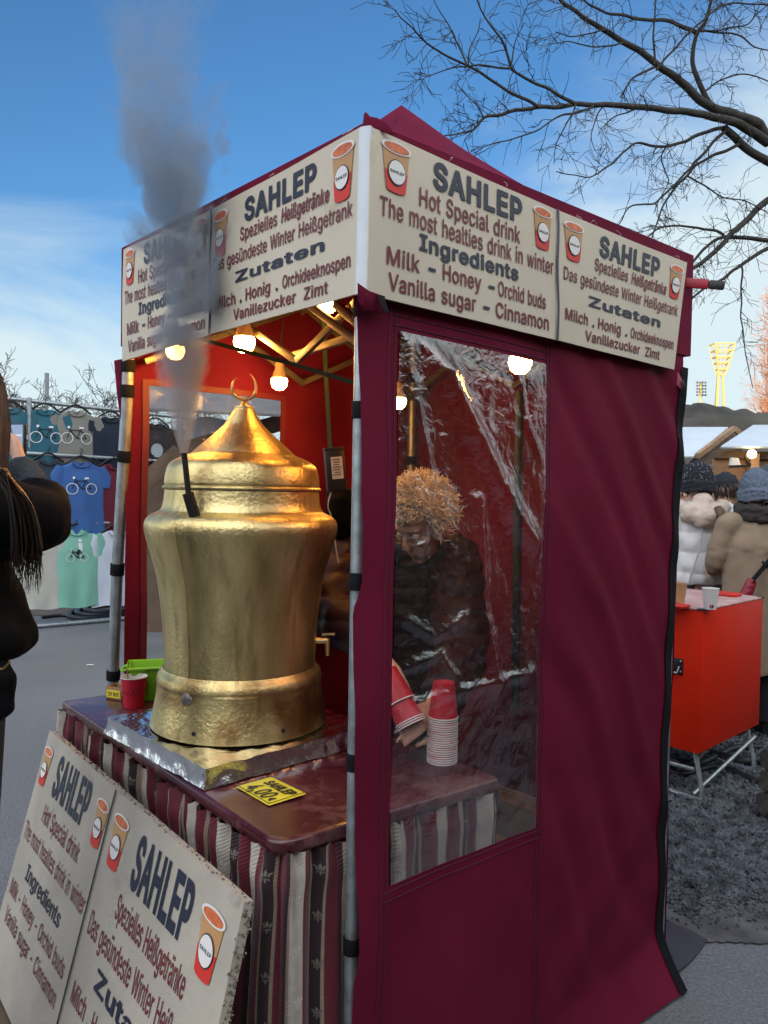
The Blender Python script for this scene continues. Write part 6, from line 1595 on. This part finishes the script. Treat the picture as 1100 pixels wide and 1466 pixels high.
    for i in range(170):
        x0_ = rnd.uniform(17, 60); dy = rnd.uniform(-.02, .03); Ys = Y - .10 + dy
        h.tube(spline([at(-5 + rnd.gauss(0, 6), 670, Ys), at(x0_ * .75, 720, Ys - .0), at(x0_ + rnd.gauss(0, 2), 785, Ys + .05), at(x0_ + rnd.gauss(0, 5) - 2, 780 + rnd.uniform(0, 72), Ys + .09)], 4), [.0012] * 10 + [.0009, .0006, .0004], 3)
    h.build('hair', M['hair_dark'], root, fix=False)
    bg_ = MB(); bg_.loft([at(-60, 948, Y - .02), at(-55, 975, Y - .03), at(-58, 1002, Y - .03), at(-66, 1018, Y - .02)], [.085, .108, .112, .09], [.04, .05, .05, .04], V((1, .2, 0)), 16)
    bag = tag(fuse(bg_, .009, 3, .5, .006, 14).build('shoulder_bag', M['black_coat'], origin=at(-60, 1018, Y)), 'black shoulder bag hanging below the coat hem of the woman at the left edge', 'bag')
    b = MB(); b.tube(spline([at(-30, 945, Y - .095), at(0, 958, Y - .085), at(14, 948, Y - .05)], 4), .0022, 5); b.build('zip', mat('brass_zip', (.30, .22, .10), .4, .9), bag)
    # phone held up, its screen turned back towards her
    c = at(2, 628, Y + .33); xd = V((.93, -.30, .0)).normalized(); nd_ = V((-.30, -.93, 0)).normalized(); rz = Matrix((xd, -nd_, V((0, 0, 1)))).transposed()
    ph = thing('phone', c, 'phone held up sideways showing the shirts at the left edge', 'phone')
    b = MB(); b.box(c, (.155, .009, .076), rz); b.build('case', M['black_plastic'], ph, bevel=.003)
    sm_ = bpy.data.materials.new('phone_screen'); sm_.use_nodes = True; t_ = sm_.node_tree; bs = t_.nodes['Principled BSDF']; bs.inputs['Base Color'].default_value = (.01, .01, .01, 1); bs.inputs['Roughness'].default_value = .15
    bs.inputs['Emission Color'].default_value = (.022, .065, .10, 1); bs.inputs['Emission Strength'].default_value = 1.0
    b = MB(); b.box(c + nd_ * .0052, (.147, .001, .070), rz); s_ = b.build('screen', sm_, ph)
    def em(col): 
        m2 = bpy.data.materials.new('screen_picture'); m2.use_nodes = True; q = m2.node_tree.nodes['Principled BSDF']; q.inputs['Base Color'].default_value = (.01, .01, .01, 1); q.inputs['Emission Color'].default_value = (*col, 1); q.inputs['Emission Strength'].default_value = 1; return m2
    b = MB(); P = lambda x, z, l=0: c + nd_ * (.0062 + .0002 * l) + xd * x + V((0, 0, z))
    b.add([P(-.07, .006), P(.07, .006), P(.07, .010), P(-.07, .010)], [(0, 1, 2, 3)], 0)
    b.add([P(.035, .034), P(.072, .034), P(.072, -.02), P(.050, -.006)], [(0, 1, 2, 3)], 1)
    for cx in (.012, -.05):
        n = 18; b.add([P(cx + r * math.cos(6.283 * k / n), -.014 + r * math.sin(6.283 * k / n), 1) for r in (.0115, .0130) for k in range(n)], [(k, (k + 1) % n, n + (k + 1) % n, n + k) for k in range(n)], 0)
    b.build('screen_picture', [em((.25, .28, .30)), em((.10, .13, .19))], s_, smooth=False, fix=False)
photographer()

# ---- people at the huts
def standing(px, Y, H, face, lab, arms=None, coat=None, coat_mat=None, hem=.86, legs=None, hat=None, hair=None, collar=None, wide=1.0, coat_fold=None, bow=0):
    o = at(px, 700, Y); o.z = 0; k = H / 1.75
    root = thing('person', o, lab, 'person')
    a = math.atan2(face[1], face[0]) - math.pi / 2; Rz = Matrix.Rotation(a, 3, 'Z')
    T = lambda x, y, z: o + Rz @ V((x * k, y * k, z * k))
    X = Rz @ V((1, 0, 0))
    b = MB(); hc = T(0, .02 + bow, 1.625); A, m_ = head(b, hc, Rz @ V((0, 1, -.05 - bow * 2)), V((0, 0, 1)), k)
    b.loft([T(0, 0, 1.42), T(0, .01, 1.56)], [.062 * k, .056 * k], seg=12)
    b.loft([T(0, 0, .84), T(0, 0, .95), T(0, 0, 1.12), T(0, 0, 1.30), T(0, 0, 1.42), T(0, 0, 1.47)], [.15 * k, .155 * k, .135 * k, .16 * k, .15 * k, .07 * k], [.10 * k, .105 * k, .09 * k, .11 * k, .085 * k, .06 * k], X, 16)
    arms = arms or (((-.20, 0, 1.41), (-.26, -.03, 1.14), (-.22, .10, .92)), ((.20, 0, 1.41), (.26, -.03, 1.14), (.22, .10, .92)))
    for sg, (s_, e_, w_) in zip((-1, 1), arms):
        b.tube(spline([T(s_[0] * .5, s_[1], s_[2]), T(*s_), T(*e_), T(*w_)], 4), [.05 * k] * 5 + [.046 * k] * 4 + [.034 * k] * 3 + [.026 * k], 10)
        hand(b, T(*w_), T(*w_) - T(*e_), Rz @ V((0, -.6, .7)) if w_[1] < 0 else Rz @ V((-sg, .2, 0)), -sg, .35, k)
    for sg in (-1, 1):
        b.tube([T(.09 * sg, 0, .92), T(.10 * sg, .01, .5), T(.10 * sg, 0, .08)], [.085 * k, .058 * k, .042 * k], 12); b.ell(T(.10 * sg, .06, .045), (.045 * k, .12 * k, .045 * k), Rz, 12)
    body = fuse(b, .010, 2, .5).build('body', M['skin'], root)
    j = MB(); w = wide
    j.loft([T(0, 0, hem), T(0, 0, hem + .05), T(0, 0, lerp(hem, 1.3, .45)), T(0, 0, 1.28), T(0, 0, 1.40), T(0, 0, 1.47), T(0, 0, 1.50)], [.20 * k * w, .205 * k * w, .195 * k * w, .205 * k * w, .185 * k * w, .11 * k, .085 * k], [.16 * k * w, .165 * k * w, .165 * k * w, .16 * k * w, .13 * k * w, .09 * k, .08 * k], X, 20)
    for (s_, e_, w_) in arms:
        cw_ = tuple(lerp(e_[i], w_[i], .88) for i in range(3))
        j.tube(spline([T(s_[0] * .5, s_[1], s_[2]), T(*s_), T(*e_), T(*cw_)], 4), [.082 * k] * 5 + [.074 * k * w] * 4 + [.066 * k, .060 * k, .055 * k, .050 * k], 14)
    fuse(j, .013, 3, .5, .006, 8, coat_fold).build('coat', coat_mat, root)
    b = MB()
    for sg in (-1, 1): b.tube([T(.085 * sg, 0, .96), T(.10 * sg, .01, .5), T(.10 * sg, 0, .09)], [.12 * k, .095 * k, .075 * k], 14)
    fuse(b, .016, 2).build('trousers', legs or M['navy_coat'], root)
    b = MB()
    for sg in (-1, 1): b.loft([T(.10 * sg, -.07, .05), T(.10 * sg, .02, .055), T(.10 * sg, .12, .045), T(.10 * sg, .185, .035)], [.045 * k, .05 * k, .048 * k, .03 * k], [.05 * k, .055 * k, .042 * k, .03 * k], X, 12)
    b.build('shoe', M['black_plastic'], root)
    if hat:
        mt, kind = hat; b = MB()
        if kind == 'beanie':
            b.loft([A(0, -.02, -.055), A(0, -.018, -.02), A(0, -.014, .06), A(0, -.012, .115), A(0, -.012, .150), A(0, -.014, .168)], [.098 * k, .102 * k, .100 * k, .082 * k, .048 * k, .012 * k], [.112 * k, .118 * k, .114 * k, .094 * k, .052 * k, .012 * k], X, 22)
            for q in range(3): b.tube([A(.106 * math.cos(t), -.02 + .122 * math.sin(t), -.05 + .025 * q + .006 * math.sin(t * 3 + q)) for t in [6.283 * z / 22 for z in range(23)]], .014 * k, 8)
            fuse(b, .007, 2, .5, .006, 40).build('beanie', mt, root)
        else:
            b.loft([A(0, -.01, .02), A(0, -.01, .07), A(0, -.01, .12), A(0, -.01, .142)], [.09 * k, .09 * k, .07 * k, .02 * k], [.108 * k, .108 * k, .085 * k, .02 * k], X, 18)
            b.ell(A(0, .12, .035), (.07 * k, .06 * k, .010 * k), m_, 14); fuse(b, .008, 2).build('cap', mt, root)
    if hair:
        h = MB(); rnd = random.Random(int(px))
        for i in range(170):
            t = rnd.uniform(0, 6.283); z = rnd.uniform(-.1, 1); r_ = math.sqrt(max(0, 1 - z * z)); q = V((r_ * math.cos(t) * .084, r_ * math.sin(t) * .104 - .012, z * .113 + .024))
            if q.y > .06 and z < .5: continue
            h.tube(spline([A(0, -.02, .138), A(q.x, q.y, q.z), A(q.x * 1.03, q.y * 1.02 - .005, -.05 + rnd.gauss(0, .015))], 3), .006 * k, 4)
        h.build('hair', hair, root, fix=False)
    if collar:
        b = MB()
        for q in range(2): b.tube([T(.105 * math.cos(t), -.01 + .10 * math.sin(t), 1.475 + .035 * q + .012 * math.sin(t)) for t in [6.283 * z / 20 for z in range(21)]], .045 * k, 10)
        fuse(b, .011, 2, .5, .014, 26).build('collar', collar, root)
    return root, T, k, Rz
def hgt(px, py, Y): return at(px, py, Y).z
# white puffer jacket
Hh = hgt(1000, 667, 5.6); rw, T, k, Rz = standing(1000, 5.6, Hh, (.10, 1), 'person in a white puffer jacket and black sparkly beanie seen from behind', (((-.20, 0, 1.41), (-.25, .05, 1.16), (-.20, .22, 1.05)), ((.20, 0, 1.41), (.27, -.09, 1.14), (.09, -.215, 1.055))), coat_mat=M['white_puffer'], hem=.93, legs=M['grey_trousers'], hat=(M['beanie_black'], 'beanie'), hair=M['hair_brown'], wide=.98, coat_fold=quilt(21, .016))
b = MB()
for (x, y, z, r) in ((-.09, -.14, 1.42, .075), (.0, -.17, 1.40, .085), (.09, -.14, 1.43, .07), (-.14, -.06, 1.46, .06), (.14, -.07, 1.46, .06), (0, -.10, 1.48, .08)): b.ell(T(x, y, z), r * k)
fuse(b, .012, 3, .5, .014, 16).build('hood', M['beige_fur'], rw)
b = MB(); b.tube(spline([T(.07, -.20, 1.46), T(.085, -.245, 1.40), T(.095, -.24, 1.33)], 4), [.03, .034, .035, .034, .03, .026, .02, .012, .004], 10); b.build('ponytail', M['hair_brown'], rw)
b = MB(); b.tube(spline([T(-.02, -.20, 1.36), T(-.03, -.185, 1.2), T(-.07, -.18, 1.05), T(-.09, -.165, .95)], 4), .006, 6); b.build('back_seam', mat('grey_seam_cord', (.45, .43, .42), .8), rw)  # grey cord marking the seam down the back
sp_ = MB(); rnd = random.Random(2); cap_ = [c_ for c_ in rw.children if c_.name.startswith('beanie')][0]
for i in range(70):
    t = rnd.uniform(3.3, 6.1); z = rnd.uniform(1.63, 1.77); rr = interp([(1.6, .108), (1.69, .104), (1.74, .085), (1.79, .03)], z); sp_.ell(T(rr * math.cos(t), .0 + (rr + .012) * math.sin(t), z), .0035 * k, None, 6)
me_ = cap_.data; bm_q = bmesh.new(); bm_q.from_mesh(me_); me_.materials.append(mat('silver_sequin', (.8, .8, .8), .15, 1.0)); of_ = worldloc(rw)
vv = [bm_q.verts.new(p - of_) for p in sp_.v]
for f_ in sp_.f:
    q = bm_q.faces.new([vv[i] for i in f_]); q.material_index = 1
bm_q.to_mesh(me_); bm_q.free()
b = MB(); b.bar(T(-.17, -.08, 1.44), T(-.235, -.17, 1.16), .03, .006); sg_ = tag(b.build('shoulder_strap', M['yellow_bag'], origin=T(-.2, -.12, 1.3)), 'yellow bag strap over the left shoulder of the white jacket', 'strap')
b = MB(); b.loft([T(-.27, -.02, .80), T(-.275, -.02, .92), T(-.27, -.02, 1.04)], [.09, .10, .06], [.045, .05, .03], V((0, 1, 0)), 14); tag(fuse(b, .012, 3, .5, .008, 16).build('yellow_bag', M['yellow_bag'], origin=T(-.27, -.02, .8)), 'yellow bag at the left hip of the white jacket', 'bag')
# taupe coat
Hh = hgt(1078, 678, 5.15); rb, T, k, Rz = standing(1084, 5.15, Hh, (-.05, 1), 'person in a long taupe coat and blue grey beanie with a black strap', (((-.19, 0, 1.40), (-.245, .06, 1.16), (-.16, .24, 1.12)), ((.22, 0, 1.40), (.30, .0, 1.14), (.24, .16, 1.0))), coat_mat=M['brown_coat'], hem=.42, hat=(M['beanie_grey'], 'beanie'), collar=mat('dark_fur_collar', (.035, .03, .026), .95, bump=.5, bscale=70), wide=1.0, coat_fold=lambda p, n: .010 * math.sin(p.x * 34 + 2 * nz(p.x * 3, p.z * 1.2)) * (1 if p.z < 1.25 else .3))
b = MB(); P = [T(.17, -.165, 1.44), T(.07, -.215, 1.31), T(-.05, -.225, 1.16), T(-.135, -.215, 1.05)]; 
for p, q in zip(P, P[1:]): b.bar(p, q, .052, .006, up=V((0, 1, 0)).cross(q - p))
st_ = tag(b.build('shoulder_strap', M['black_trim'], origin=P[1]), 'broad black strap running diagonally over the taupe coat', 'strap')
b = MB(); b.box(P[2] + V((0, -.006, 0)), (.07, .012, .018), Matrix.Rotation(R(45), 3, 'Y')); b.build('buckle', M['black_plastic'], st_, bevel=.003)
b = MB(); b.loft([T(-.125, -.215, 1.065), T(-.165, -.22, .98), T(-.205, -.215, .86), T(-.225, -.20, .76)], [.032, .04, .048, .04], [.02, .028, .03, .02], V((1, 0, .4)), 14); tag(fuse(b, .008, 2, .5, .004, 30).build('red_bag', M['red_bag'], origin=T(-.2, -.2, .76)), 'dark red quilted bag at the lower end of the black strap', 'bag')
standing(1040, 6.7, hgt(1050, 680, 6.7), (-.8, .6), 'person in an olive green coat between the two beanies', coat_mat=M['green_coat'], hat=(M['navy_coat'], 'cap'), hair=M['hair_dark'], wide=1.12)
standing(984, 7.4, hgt(988, 668, 7.4), (.8, .6), 'person with a dark cap and olive jacket behind the white jacket', coat_mat=M['green_coat'], hat=(M['navy_coat'], 'cap'), hair=M['hair_dark'])
standing(970, 6.6, hgt(975, 684, 6.6), (.75, -.6), 'dark haired person in navy beside the tent edge', coat_mat=M['navy_coat'], hair=M['hair_dark'])
standing(1104, 7.0, hgt(1100, 670, 7.0), (-.1, 1), 'person with a grey hood at the right picture edge', coat_mat=M['grey_trousers'], hat=(M['grey_trousers'], 'beanie'))
